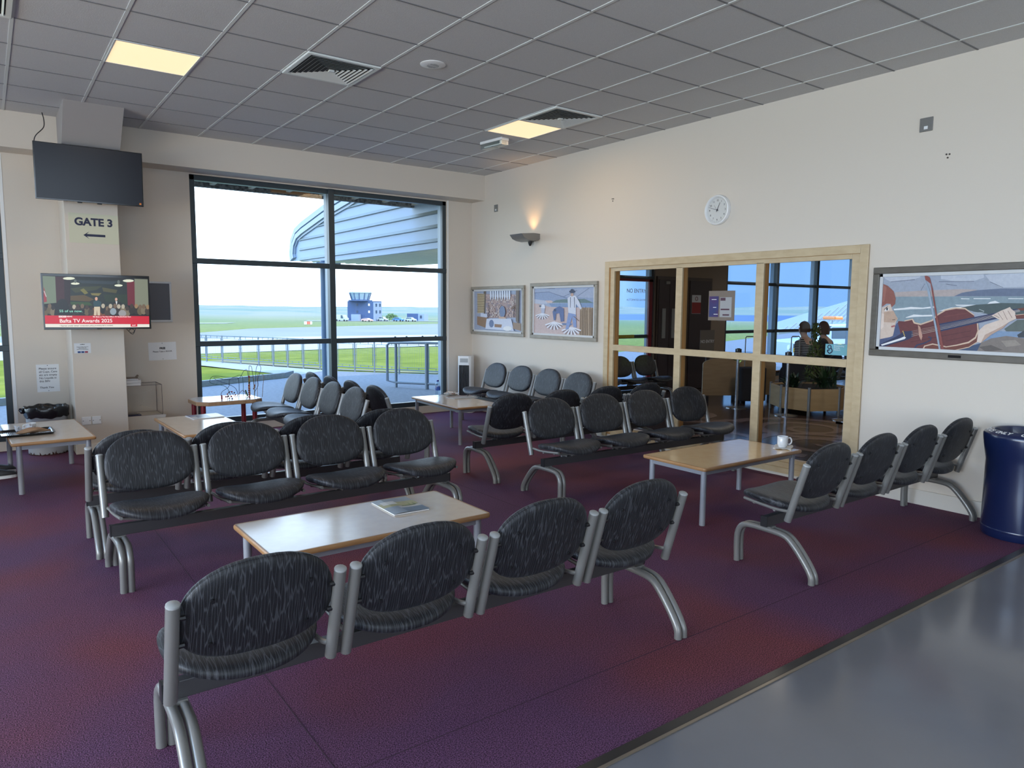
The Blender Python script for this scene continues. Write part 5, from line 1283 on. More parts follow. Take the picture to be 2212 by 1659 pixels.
M().rings(R[::-1]).build('bag', mat('kraft_paper', (.36, .22, .13, 1), .8, bump=(30, .8)), t, smooth=True)
sheet('food_wrapper', 'crumpled clear and white food wrapper on the black tray', 'wrapper', (.22, 7.43, TZ+.03), .5, .14, .06, mat('wrapper_film', (.6, .65, .72, 1), .2), .035, n=10, seed=4)
# ------------------------------------------------------------------ people
SKIN = mat('skin', (.50, .30, .22, 1), .6)
def body_mesh(name, J, E_, root, m_, parent, loc, rz):
    me = bpy.data.meshes.new(name); keys = list(J); ix = {k: i for i, k in enumerate(keys)}
    me.from_pydata([J[k][0] for k in keys], [(ix[a], ix[b]) for a, b in E_], []); me.materials.append(m_)
    o = bpy.data.objects.new(name, me); C.objects.link(o)
    sk = o.modifiers.new('skin', 'SKIN'); sk.use_smooth_shade = True
    for k in keys:
        d = me.skin_vertices[0].data[ix[k]]; d.radius = J[k][1] if isinstance(J[k][1], tuple) else (J[k][1],)*2; d.use_root = (k == root)
    s_ = o.modifiers.new('sub', 'SUBSURF'); s_.levels = 2; s_.render_levels = 2
    o.parent = parent; o.location = loc; o.rotation_euler = (0, 0, rz); return o
def seated(label, loc, rz, top_m, leg_m, hair_m, shoe_m, lean=.0, hairlen=.0):
    """seated figure facing local +y, hips over the origin, seat at .45"""
    t = thing('person', label, 'person', loc, rz)
    J = {'pel': ((0, 0, .53), (.15, .115)), 'wst': ((0, -.01, .68), (.125, .10)), 'chs': ((0, .01+lean*.3, .86), (.155, .115)), 'sh': ((0, .02+lean*.5, .98), (.13, .09)), 'nk': ((0, .03+lean*.6, 1.06), .055), 'nk2': ((0, .045+lean*.7, 1.11), .052),
         'hd': ((0, .055+lean*.8, 1.19), (.078, .090)), 'hd2': ((0, .05+lean*.8, 1.265), (.07, .085))}
    E_ = [('pel', 'wst'), ('wst', 'chs'), ('chs', 'sh'), ('sh', 'nk'), ('nk', 'nk2'), ('nk2', 'hd'), ('hd', 'hd2')]
    for s_, n_ in ((-1, 'l'), (1, 'r')):
        J.update({n_+'s': ((s_*.17, .02+lean*.5, .965), .058), n_+'e': ((s_*.22, .0+lean*.4, .72), .043), n_+'w': ((s_*.13, .22+lean*.3, .63), .030), n_+'p': ((s_*.10, .29+lean*.3, .61), (.038, .018)),
                  n_+'h': ((s_*.10, .06, .50), .085), n_+'k': ((s_*.13, .43, .49), .062), n_+'c': ((s_*.13, .45, .32), .055), n_+'a': ((s_*.13, .43, .10), .040)})
        E_ += [('sh', n_+'s'), (n_+'s', n_+'e'), (n_+'e', n_+'w'), (n_+'w', n_+'p'), ('pel', n_+'h'), (n_+'h', n_+'k'), (n_+'k', n_+'c'), (n_+'c', n_+'a')]
        for f_ in range(5):
            k1, k2 = n_+'f%d' % f_, n_+'g%d' % f_; ln2 = (.045, .07, .078, .072, .058)[f_]; ox = s_*(.045 if f_ == 0 else .03-.02*(f_-1)); oy = -.03 if f_ == 0 else .03
            b_ = J[n_+'p'][0]; J[k1] = ((b_[0]+ox, b_[1]+oy, b_[2]), .009); J[k2] = ((b_[0]+ox*1.1, b_[1]+oy+ln2*.8, b_[2]-.02), .0075); E_ += [(n_+'p', k1), (k1, k2)]
    body_mesh('body', J, E_, 'pel', SKIN, t, (0, 0, 0), 0)
    JT = {k: (v_[0], tuple(r+.012 for r in (v_[1] if isinstance(v_[1], tuple) else (v_[1],)*2))) for k, v_ in J.items() if k in ('pel', 'wst', 'chs', 'sh', 'nk', 'ls', 'rs', 'le', 're')}
    for n_ in 'lr':
        a, b = Vector(J[n_+'e'][0]), Vector(J[n_+'w'][0]); JT[n_+'w'] = (tuple(a.lerp(b, .8)), (.045, .045))
    body_mesh('jumper', JT, [('pel', 'wst'), ('wst', 'chs'), ('chs', 'sh'), ('sh', 'nk'), ('sh', 'ls'), ('sh', 'rs'), ('ls', 'le'), ('rs', 're'), ('le', 'lw'), ('re', 'rw')], 'pel', top_m, t, (0, 0, 0), 0)
    JL = {k: (v_[0], tuple(r+.012 for r in (v_[1] if isinstance(v_[1], tuple) else (v_[1],)*2))) for k, v_ in J.items() if k in ('pel', 'lh', 'lk', 'lc', 'la', 'rh', 'rk', 'rc', 'ra')}
    body_mesh('trousers', JL, [('pel', 'lh'), ('lh', 'lk'), ('lk', 'lc'), ('lc', 'la'), ('pel', 'rh'), ('rh', 'rk'), ('rk', 'rc'), ('rc', 'ra')], 'pel', leg_m, t, (0, 0, 0), 0)
    h = M(); y0 = .05+lean*.8; R = []
    for i in range(9):
        ph_ = PI*(.02+.60*i/8); r = math.sin(ph_); z = 1.245+.105*math.cos(ph_)
        R.append([Vector((.094*r*math.cos(b), y0-.018+(.112 if math.sin(b) < 0 else .092*(1 if z > 1.27 else .55))*r*math.sin(b), z-(hairlen*(i/8)**2 if math.sin(b) < .2 else 0))) for b in [2*PI*k/20 for k in range(20)]])
    h.rings(R[::-1]); h.build('hair', hair_m, t, smooth=True)
    fc = M(); yf = y0+.088
    fc.lathe([(0, -.012), (.012, 0), (0, .012)], (0, yf+.008, 1.205), 8); 
    fc.build('nose', SKIN, t, smooth=True)
    for s_ in (-1, 1):
        M().lathe([(0, -.007), (.009, 0), (0, .007)], (s_*.030, yf-.012, 1.228), 8).build('eye', K['ink'], t); M().lathe([(0, -.028), (.010, -.01), (.012, .01), (0, .028)], (s_*.082, y0, 1.205), 8, .8, 1.4).build('ear', SKIN, t, smooth=True)
    M().box((-.022, yf-.014, 1.165), (.022, yf-.002, 1.172)).build('mouth', mat('lips', (.3, .1, .09, 1), .6), t)
    for s_ in (-1, 1):
        sh_ = M(); R = []
        for f, wd, ht in ((0, .020, .03), (.03, .036, .055), (.10, .038, .085), (.16, .042, .065), (.22, .048, .048), (.27, .040, .036), (.295, .015, .02)):
            R.append([Vector((s_*.13+wd*math.cos(b), .36+f, .020+ht*.5+ht*.5*math.sin(b))) for b in [2*PI*k/12 for k in range(12)]])
        sh_.rings(R[::-1], R[-1][0]*.5+R[-1][6]*.5, R[0][0]*.5+R[0][6]*.5); so = sh_.build('shoe', shoe_m, t, smooth=True)
        M().prism([(s_*.13+x*.052, .505+y*.152) for x, y in [(math.cos(b), math.sin(b)) for b in [2*PI*k/16 for k in range(16)]]], 2, 0, .026).build('sole', K['white'], so)
    return t
dk = mat('black_cloth', (.015, .015, .02, 1), .9)
seated('person in black trousers and white-soled dark shoes seated at the left edge', (-.50, 7.88, 0), -PI/2, dk, dk, mat('brown_hair', (.05, .03, .02, 1), .8), mat('dark_shoe', (.05, .05, .055, 1), .6))
stripe = mat('striped_top', (.02, .02, .03, 1), .9); n_ = stripe.node_tree.nodes; l_ = stripe.node_tree.links
wv = n_.new('ShaderNodeTexWave'); wv.bands_direction = 'Z'; wv.inputs['Scale'].default_value = 11; tcx = n_.new('ShaderNodeTexCoord'); rp = n_.new('ShaderNodeValToRGB'); rp.color_ramp.interpolation = 'CONSTANT'
rp.color_ramp.elements[0].color = (.015, .015, .02, 1); rp.color_ramp.elements[1].color = (.5, .5, .5, 1); rp.color_ramp.elements[1].position = .72
l_.new(tcx.outputs['Object'], wv.inputs['Vector']); l_.new(wv.outputs[0], rp.inputs[0]); l_.new(rp.outputs[0], n_['Principled BSDF'].inputs['Base Color'])
seated('person in a striped top seated in the lobby behind the glass', (11.50, 6.98, 0), math.radians(-12), stripe, dk, mat('auburn_hair', (.06, .025, .012, 1), .7), dk, .12, .05)
seated('person in a dark top with wavy hair seated in the lobby by the window', (12.10, 6.98, 0), math.radians(12), dk, dk, mat('auburn_hair'), dk, .08, .10)
# ------------------------------------------------------------------ lobby beyond the oak window
LX0, LX1 = XR+.12, 18.0
lf = tag(M().box((LX0, -2, -.2), (LX1, YW, -.001)).build('floor_lobby', mat('brown_polished_floor', (.040, .024, .022, 1), .14, noise=(3, .3, (.055, .036, .032, 1)))), kind='structure')
iv = M()
def spiral(cx, cy, r0_, turns, w_, a0, z=0.0005, sy=1):
    n = int(46*turns); vs = []; fs = []
    for i in range(n+1):
        f = i/n; a = a0+2*PI*turns*f; r = .06+(r0_-.06)*f; ww_ = w_*(.35+.65*f)
        vs += [(cx+(r-ww_/2)*math.cos(a), cy+(r-ww_/2)*math.sin(a), z), (cx+(r+ww_/2)*math.cos(a), cy+(r+ww_/2)*math.sin(a), z)]
    for i in range(n): fs.append((2*i, 2*i+1, 2*i+3, 2*i+2))
    iv.add(vs, fs)
for q in ((8.56, 5.18, .95, 2.3, .20, 0), (7.75, 4.45, .85, 2.2, .19, 2.2, .0008), (7.0, 5.4, .7, 2, .17, 4), (9.9, 4.4, .9, 2.2, .2, 1), (7.3, 3.3, .8, 2.2, .18, 3), (8.2, 6.9, .7, 2, .17, 5, .0008), (11, 5.6, .8, 2, .18, 2)): spiral(*q)
iv.build('floor_inlay', mat('pale_brown_inlay', (.15, .10, .09, 1), .16), lf)
struct('ceiling_lobby', M().box((LX0, -2, 3.0), (LX1, YW, 3.1)), mat('lobby_ceiling', (.30, .26, .22, 1), .9))
LW = mat('lobby_wall_paint', (.34, .26, .19, 1), .8)
struct('wall_lobby_east', M().box((LX1, -2, 0), (LX1+.15, YW+.2, 3.1)), LW)
struct('wall_lobby_south', M().box((LX0, -2.15, 0), (LX1, -2, 3.1)), LW)
nl = M()
for a, b in ((LX0, 7.2), (9.97, 12.05)): nl.box((a, YW, 0), (b, YW+.2, 3.3))
nl.box((7.2, YW, 2.75), (9.97, YW+.2, 3.3)).box((12.05, YW, 0), (17.0, YW+.2, .1)).box((12.05, YW, 3.0), (17.0, YW+.2, 3.3)).box((17.0, YW, 0), (LX1, YW+.2, 3.3))
struct('wall_lobby_north', nl, LW)
outer_window('window_4', 12.05, 17.0, .1, 3.0, [13.78, 15.32], [2.075, 1.085], K['tglass'])
d1 = outer_window('door_1', 7.2, 9.95, 0, 2.75, [8.4], [2.10, 1.04], K['tglass'])
M().box((9.80, YW-.02, 0), (9.89, YW+.02, 2.08)).box((8.44, YW-.02, 2.03), (9.89, YW+.02, 2.075)).build('red_trim', K['red'], d1)
M().box((8.9, YW-.01, 1.02), (9.45, YW+.0, 1.075)).build('yellow_sticker', mat('yellow_sticker', (.45, .36, .02, 1), .6), d1)
text('NO ENTRY', .10, K['paper'], d1, (9.54, YW+.05, 1.86), NORTH, bold=.001); text('AUTOMATED DOOR', .052, K['paper'], d1, (9.54, YW+.05, 1.70), NORTH)
DG = mat('aubergine_door', (.055, .040, .045, 1), .5)
d2 = tag(M().box((9.99, YW-.045, 0), (11.55, YW, 2.14)).build('door_2', mat('door_frame_brown', (.10, .075, .06, 1), .5)), kind='structure')
for a, b in ((10.02, 10.30), (10.31, 10.72), (10.88, 11.50)): M().box((a, YW-.065, .01), (b, YW-.045, 2.08)).build('door_leaf', DG, d2)
for x in (10.10, 10.36): M().box((x, YW-.082, 1.0), (x+.09, YW-.066, 1.55)).build('push_plate', K['cap'], d2)
for x in (10.18, 10.46): M().box((x, YW-.09, 2.0), (x+.1, YW-.066, 2.05)).build('door_closer', K['cap'], d2)
M().box((10.44, YW-.068, 1.2), (10.68, YW-.0655, 1.85)).build('dark_vision_panel', K['gblack'], d2)
sg = M().box((10.93, YW-.070, 1.455), (11.19, YW-.0655, 1.81)).build('door_notice', K['paper'], d2); M().box((10.93, YW-.0715, 1.46), (11.19, YW-.070, 1.67)).build('red_field', mat('notice_red', (.35, .03, .03, 1), .6), d2)
M().tube([(11.06+.035*math.cos(a), YW-.0715, 1.74+.035*math.sin(a)) for a in [2*PI*k/16 for k in range(16)]], .006, 6, closed=True).build('prohibition_ring', K['red'], d2)
t = thing('no_entry_sign', 'leaning grey board reading NO ENTRY by the lobby doors', 'sign', (10.72, 8.55, 0), 0)
M().box((-.20, -.012, .72), (.20, 0, 1.16)).build('board', mat('taupe_board', (.17, .145, .12, 1), .7), t); text('NO ENTRY', .078, K['paper'], t, (0, -.014, .95), NORTH, bold=.001)
M().tube([(0, .012, 0), (0, .012, 1.14)], .012, 8).lathe([(.13, 0), (.12, .012), (0, .02)], (0, .012, 0)).build('stand', K['chrome'], t)
t = thing('glass_poster_panel', 'pale poster panel with a blue and a white leaflet fixed to the oak window glass', 'poster', (XR+.068, 4.64, 1.58))
pm = mat('poster_backing', (.20, .16, .13, 1), .7)
M().box((-.003, -.16, -.15), (0, .16, .15)).build('backing', pm, t)
M().box((-.005, .035, -.115), (-.003, .15, .095)).build('blue_leaflet', mat('leaflet_blue', (.015, .035, .15, 1), .5, noise=(9, .2, (.06, .02, .12, 1))), t)
M().box((-.005, -.125, -.115), (-.003, .015, .085)).build('white_leaflet', mat('leaflet_white', (.36, .36, .37, 1), .5), t)
q = M()
for z, a, b in ((.06, .06, .12), (-.02, .06, .10), (-.09, .04, .09)): q.box((-.0055, a, z), (-.005, b, z+.006))
q.build('pale_text_bars', K['paper'], t)
q = M().box((-.0055, -.05, .05), (-.005, .01, .08)).box((-.0055, -.10, -.045), (-.005, .005, -.03)).box((-.0055, -.10, -.10), (-.005, -.02, -.085)); q.build('dark_text_bars', mat('leaflet_ink', (.08, .03, .05, 1), .5), t)
t = thing('window_sticker', 'pale blue feeding-welcome sticker in the corner of the oak window', 'sticker', (XR+.068, 3.40, 1.197))
M().box((-.002, -.10, -.048), (0, .10, .048)).build('film', mat('sky_blue_film', (.16, .42, .50, 1), .5), t)
q = M().tube([(-.003, .062+.016*math.cos(a), .022+.016*math.sin(a)) for a in [2*PI*k/14 for k in range(14)]], .004, 6, closed=True); q.tube(catmull([(-.003, .045, .012), (-.003, .035, -.015), (-.003, .06, -.035), (-.003, .08, -.012), (-.003, .06, -.004)], 4), .005, 6)
q.build('figure_emblem', K['navyink'], t); text('Breastfeeding\nFriendly\nShetland', .017, K['paper'], t, (-.0025, .02, .016), EASTW, align='LEFT', sp=1.0)
for k, (x, y) in enumerate(((8.6, 5.2), (8.6, 1.2), (12.6, 4.2), (15.4, 6.6))):  # unseen panels and lamps added to brighten the dark lobby
    t = thing('ceiling_light', 'added unseen ceiling panel brightening the lobby behind the glass', 'light', (x, y, 3.0), 0, 'added lobby fill panels')
    M().box((-.3, -.3, -.012), (.3, .3, 0)).build('diffuser', mat('lobby_fill_glow', (.9, .9, .85, 1), .6, emit=(1, .9, .75, 1), estr=1.2), t)
    l = light('lamp', 'AREA', (0, 0, 0), (0, 0, -1), 26, (1, .88, .72), .55, .55); l.parent = t; l.location = (0, 0, -.02)
# planter
t = thing('planter', 'angular plywood planter with steel corner posts seen through the oak window', 'planter', (10.15, 6.12, 0))
pv = [(-.55, .12), (-.56, -.34), (-.14, -.56), (.36, -.42), (.55, .05), (.3, .5), (-.25, .5)]
ply = wood('planter_plywood', (.42, .27, .12, 1), (.50, .33, .16, 1), (4, 4, 20), .5)
for i in range(len(pv)):
    a, b = Vector((*pv[i], 0)), Vector((*pv[(i+1) % len(pv)], 0)); d = (b-a).normalized(); nn = Vector((d.y, -d.x, 0))*.012
    p0, p1 = a+d*.02, b-d*.02
    M().add([tuple(q+Vector((0, 0, z))) for z in (.075, .395) for q in (p0-nn, p1-nn, p1+nn, p0+nn)], [(0, 3, 2, 1), (4, 5, 6, 7), (0, 1, 5, 4), (1, 2, 6, 5), (2, 3, 7, 6), (3, 0, 4, 7)]).build('panel', ply, t)
    M().tube([a, a+Vector((0, 0, .42))], .022, 12).build('corner_post', K['metal'], t, smooth=True)
M().prism([(x*.93, y*.93) for x, y in pv], 2, .36, .372).build('soil', mat('soil', (.02, .013, .008, 1), 1), t)
random.seed(21)
def leafy(name, label, loc, n, h_, spread, col, wl=.018, grp=None):
    m_ = M()
    for k in range(n):
        a = random.uniform(0, 2*PI); L_ = h_*random.uniform(.55, 1.1); b = random.uniform(.15, 1)*spread; x0_, y0_ = random.gauss(0, .05), random.gauss(0, .05)
        P_ = []
        for i in range(6):
            f = i/5; r = b*f**1.3; P_.append(Vector((x0_+r*math.cos(a), y0_+r*math.sin(a), L_*(f-.45*f*f*b/spread*1.3))))
        sd = Vector((-math.sin(a), math.cos(a), 0)); vs = []
        for i, p in enumerate(P_): w_ = wl*math.sin(PI*(.12+.86*i/5)); vs += [p-sd*w_, p+sd*w_]
        m_.add(vs, [(2*i, 2*i+2, 2*i+3, 2*i+1) for i in range(5)])
    t = thing(name, label, 'plant', loc, 0, grp); m_.build('leaves', mat(*col), t, smooth=True)
    M().lathe([(.05, -.05), (.04, .03), (0, .04)], (0, 0, 0), 8).build('root_crown', mat('stem_brown', (.05, .035, .02, 1), .9), t); return t
leafy('leafy_plant', 'arching strap-leaved plant at the right of the planter', (10.12, 5.84, .38), 70, .42, .42, ('dark_leaf', (.018, .045, .012, 1), .5))
leafy('leafy_plant', 'low bushy plant at the left of the planter', (9.88, 6.25, .38), 60, .26, .26, ('dark_leaf_2', (.015, .035, .012, 1), .5), .022)
t = thing('conifer', 'small upright conifer rising from the planter', 'plant', (10.3, 6.15, .36)); m_ = M()
for k in range(420):
    z = random.uniform(.05, .95); r = .16*(1-z)**.7*random.uniform(.5, 1)+.02; a = random.uniform(0, 2*PI); p = Vector((r*math.cos(a), r*math.sin(a), z)); d = Vector((random.gauss(0, .02), random.gauss(0, .02), .05))
    m_.add([p, p+Vector((.016*math.cos(a+1.5), .016*math.sin(a+1.5), .015))+d*.3, p+d, p-Vector((.016*math.cos(a+1.5), .016*math.sin(a+1.5), -.015))+d*.3], [(0, 1, 2, 3)])
m_.build('foliage', mat('conifer_green', (.05, .075, .012, 1), .8), t); M().tube([(0, 0, 0), (0, 0, .9)], [.015, .004], 6).build('trunk', mat('stem_brown'), t)
# barrier posts
def stanchion(x, y, label):
    t = thing('barrier_post', label, 'barrier post', (x, y, 0), 0, 'steel barrier posts in the lobby')
    M().lathe([(0, .0), (.165, .0), (.165, .008), (.05, .022), (.024, .03), (.022, .88), (.032, .89), (.032, .93), (.02, .94), (0, .94)][1:], n=24).build('post', K['chrome'], t, smooth=True)
    M().box((-.03, -.04, .87), (.03, .04, .93)).build('belt_head', K['black'], t, bevel=.006); return t
stanchion(9.40, 6.02, 'steel barrier post standing before the left side of the planter'); stanchion(9.66, 5.27, 'steel barrier post at the right edge of the oak window'); stanchion(9.49, 6.95, 'steel barrier post in front of the curved tan screens')
# curved tan screens
for k, (x, y, r_, lb) in enumerate(((10.0, 7.66, .31, 'left curved-top tan screen in the lobby'), (10.62, 7.38, .31, 'right curved-top tan screen in the lobby'))):
    t = thing('low_screen', lb, 'screen', (x, y, 0), math.radians(-35)); pts = [(-r_, .09), (r_, .09)]+[(r_*math.cos(a), .62+.10*math.sin(a)) for a in [PI*j/10 for j in range(11)]]
    M().prism(pts, 1, -.02, .02).build('panel', wood('tan_screen', (.30, .20, .11, 1), (.36, .25, .14, 1), (4, 4, 20), .45), t)
    for s_ in (-1, 1): M().box((s_*(r_-.05)-.02, -.15, 0), (s_*(r_-.05)+.02, .15, .09)).build('foot', K['black'], t)
place(b0, 12.25, 7.0, 0, 'dark bench in the lobby on which the two people sit')
place(b0, 7.9, 8.0, 180, 'charcoal bench in the lobby in front of the glazed entrance door')
place(T1, 11.9, 8.05, 0, 'low table in the lobby behind the planter')
for x, y, lb in ((10.88, 6.80, 'dark suitcase with a raised handle left of the striped top'), (10.12, 7.15, 'dark suitcase with a raised handle beside the tan screens')):
    t = thing('suitcase', lb, 'suitcase', (x, y, 0), math.radians(-30))
    M().prism(rrect(.22, .13, .05), 2, .05, .78 if x > 10.5 else .60).build('shell', dk, t, bevel=.02)
    z0 = .78 if x > 10.5 else .60; M().tube([(-.075, .09, z0-.05), (-.075, .09, 1.08), (-.06, .09, 1.10), (.06, .09, 1.10), (.075, .09, 1.08), (.075, .09, z0-.05)], .009, 8).build('handle', K['metal'], t)
    w_ = M()
    for a in (-1, 1): w_.tube([(a*.15-.012, 0, .027), (a*.15+.012, 0, .027)], .026, 12)
    w_.build('wheel', K['black'], t)
t = thing('mug', 'small pale mug on the low table in the lobby', 'mug', (11.55, 7.95, .432)); M().lathe([(0, 0), (.034, 0), (.038, .08), (.035, .08), (.03, .01), (0, .01)], n=20).build('body', mat('white_china'), t, smooth=True)
M().tube(catmull([(.036, 0, .066), (.06, 0, .06), (.06, 0, .03), (.034, 0, .02)], 4), .005, 8).build('handle', mat('white_china'), t)
# ------------------------------------------------------------------ outdoors
def H(x, y):
    r = math.hypot(x, y); az = math.degrees(math.atan2(x, y))
    if r < 22: h = -.3
    elif r < 86: f = (r-22)/64; h = -.3-3.7*f*f*(3-2*f)
    else: h = -4
    e = min(1, max(0, (az-38)/4))
    if r > 320:
        f = min(1, (r-320)/2200); hw_ = -4+5.6*f**1.2+(5*math.sin(az*.5+1)*.3+.8*math.sin(az*2.1)) * f
        if r < 430: he = -4-1.2*(r-320)/110
        elif r < 470: he = -5.2-3*(r-430)/40
        elif r < 940: he = -9
        else: g_ = min(1, (r-940)/500); he = -9+(14+2.2*math.sin(az*.35)+.7*math.sin(az*1.3))*g_**.6
        h = hw_*(1-e)+he*e
    return h
rs = [9.2, 12, 15, 18, 20, 22, 26, 30, 36, 44, 54, 66, 80, 95, 140, 200, 260, 320, 360, 400, 430, 470, 560, 700, 900, 940, 1000, 1100, 1250, 1500, 1900, 2400, 3000]
azs = [-100+2*i for i in range(0, 56)]+[12+.75*i for i in range(75)]+[68+2*i for i in range(16)]
vs = []; fs = []
for r in rs:
    for a in azs:
        x, y = r*math.sin(math.radians(a)), r*math.cos(math.radians(a)); vs.append((x, y, H(x, y)))
na = len(azs)
for i in range(len(rs)-1):
    for j in range(na-1): fs.append((i*na+j, i*na+j+1, (i+1)*na+j+1, (i+1)*na+j))
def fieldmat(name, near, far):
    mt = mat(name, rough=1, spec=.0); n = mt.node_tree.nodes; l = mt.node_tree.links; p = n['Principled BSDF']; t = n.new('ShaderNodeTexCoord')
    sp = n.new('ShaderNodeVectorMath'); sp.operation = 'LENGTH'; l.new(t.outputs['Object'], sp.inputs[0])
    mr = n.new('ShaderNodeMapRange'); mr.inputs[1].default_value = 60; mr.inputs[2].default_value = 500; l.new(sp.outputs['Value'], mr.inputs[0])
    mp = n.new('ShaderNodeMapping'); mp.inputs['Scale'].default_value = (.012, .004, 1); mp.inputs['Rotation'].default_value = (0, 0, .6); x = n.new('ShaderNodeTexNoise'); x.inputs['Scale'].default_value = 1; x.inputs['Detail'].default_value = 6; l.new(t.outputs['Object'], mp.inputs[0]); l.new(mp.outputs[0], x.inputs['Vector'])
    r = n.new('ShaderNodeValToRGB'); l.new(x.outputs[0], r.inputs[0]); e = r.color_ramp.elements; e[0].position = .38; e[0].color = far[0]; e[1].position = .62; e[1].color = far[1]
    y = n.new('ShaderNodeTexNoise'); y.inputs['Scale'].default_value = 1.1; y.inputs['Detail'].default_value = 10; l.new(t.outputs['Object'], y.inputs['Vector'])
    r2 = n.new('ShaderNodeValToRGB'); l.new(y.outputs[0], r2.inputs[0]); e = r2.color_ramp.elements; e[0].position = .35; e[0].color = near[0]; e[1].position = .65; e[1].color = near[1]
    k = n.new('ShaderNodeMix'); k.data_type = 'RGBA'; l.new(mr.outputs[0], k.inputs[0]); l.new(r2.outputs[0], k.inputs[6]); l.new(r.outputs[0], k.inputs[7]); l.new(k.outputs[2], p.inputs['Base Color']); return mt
struct('ground', M().add(vs, fs, flip=True), fieldmat('grass_and_hazy_fields', ((.145, .165, .030, 1), (.225, .235, .045, 1)), ((.19, .24, .19, 1), (.29, .28, .23, 1))), smooth=True)  # far field colours are paled to paint in atmospheric haze
sea = M(); sv = []; 
for r in (415, 1000):
    for a in range(38, 84, 3): sv.append((r*math.sin(math.radians(a)), r*math.cos(math.radians(a)), -6))
nn_ = len(sv)//2; sea.add(sv, [(j, nn_+j, nn_+j+1, j+1) for j in range(nn_-1)]); struct('sea', sea, mat('sea_water', (.055, .10, .19, 1), .5, noise=(.02, .2, (.07, .12, .22, 1))))
def patch(name, poly, z, m_, dz=.02, sub=None):
    b = M(); b.add([(x, y, z) for x, y in poly], [tuple(range(len(poly)))])
    o = struct(name, b, m_); 
    if o.data.polygons[0].normal.z < 0: o.data.flip_normals()
    return o
asph = mat('grey_asphalt', (.13, .135, .145, 1), .95, noise=(14, .25, (.20, .205, .22, 1)), bump=(60, .6))
conc = mat('pale_concrete', (.27, .27, .26, 1), .9, noise=(1.2, .3, (.33, .32, .31, 1)))
patch('street_asphalt', [(-30, 9.3), (45, 9.3), (45, 15.0), (14, 15.0), (9.9, 17.0), (7.8, 19.6), (6.45, 18.6), (6.15, 18.15), (3.86, 17.1), (-1, 15.4), (-30, 6.5)], -.285, asph)
patch('footpath', [(6.5, 18.65), (7.85, 19.65), (5.7, 25.6), (3.2, 31), (1.4, 31), (3.6, 27.5), (5.25, 23.4), (6.25, 19.7)], -.282, conc)
kp = [(-12, 11.9), (-1, 15.5), (3.86, 17.2), (6.15, 18.25), (6.55, 18.75)]
kb = M()
for (xa, ya), (xb, yb) in zip(kp, kp[1:]):
    d = Vector((xb-xa, yb-ya, 0)).normalized(); n__ = Vector((-d.y, d.x, 0))*.13; a, b = Vector((xa, ya, -.29)), Vector((xb, yb, -.29)); u_ = Vector((0, 0, .13))
    kb.add([a, b, b+n__, a+n__, a+u_, b+u_, b+n__+u_, a+n__+u_], [(0, 3, 2, 1), (4, 5, 6, 7), (0, 1, 5, 4), (1, 2, 6, 5), (2, 3, 7, 6), (3, 0, 4, 7)])
struct('kerb', kb, mat('kerb_stone', (.20, .20, .19, 1), .9, noise=(20, .3, (.3, .3, .28, 1))))
patch('soil_edge', [(5.95, 25.2), (8.0, 19.9), (10.0, 17.2), (10.3, 17.4), (8.5, 20.0), (6.5, 25.4)], -.283, mat('bare_soil', (.22, .155, .10, 1), 1, noise=(3, .2, (.16, .19, .07, 1))))
patch('apron', [(-60, 84), (14, 86.5), (42, 89), (72, 88), (96, 122), (43, 128), (-60, 122)], -3.93, mat('apron_concrete', (.36, .35, .345, 1), .9, noise=(.06, .2, (.43, .42, .42, 1))))
patch('apron_2', [(-60, 122), (43, 128), (96, 122), (140, 172), (119, 205), (52, 178), (33, 152), (-60, 146)], -3.93, mat('taxiway_grey', (.17, .17, .185, 1), .9, noise=(.05, .25, (.23, .225, .245, 1))))
patch('runway_strip', [(-90, 235), (60, 232), (66, 242), (-90, 246)], -3.9, conc)
patch('car_park', [(96, 262), (160, 232), (166, 242), (102, 274)], -3.9, conc)
patch('service_road', [(14, 17), (45, 17), (60, 30), (60, 36), (30, 24), (15, 19.5)], -.1-.1, asph).location.z = -.05
# eaves outside the window
eav = M().box((-7, 10.2, 3.10), (19, 10.28, 3.62)); struct('trim_3', eav, mat('weathered_fascia', (.09, .095, .10, 1), .9, noise=(28, .12, (.26, .265, .265, 1))))
raf = M(); x = -6.5
while x < 19: raf.add([(x, 9.40, 3.15), (x+.055, 9.40, 3.15), (x+.055, 10.2, 3.13), (x, 10.2, 3.13), (x, 9.40, 3.36), (x+.055, 9.40, 3.36), (x+.055, 10.2, 3.36), (x, 10.2, 3.36)], [(0, 3, 2, 1), (4, 5, 6, 7), (0, 1, 5, 4), (1, 2, 6, 5), (2, 3, 7, 6), (3, 0, 4, 7)]); x += .5
raf.build('rafter', mat('pale_rafter', (.58, .56, .44, 1), .8), bpy.data.objects['trim_3'])
M().box((3.30, 10.15, 3.115), (3.85, 10.199, 3.16)).build('timber_patch', mat('orange_timber', (.42, .22, .10, 1), .8), bpy.data.objects['trim_3'])
struct('wall_outside', M().box((-7, YW+.24, 3.12), (19, YW+.30, 3.6)), mat('pale_cladding', (.5, .52, .5, 1), .7))
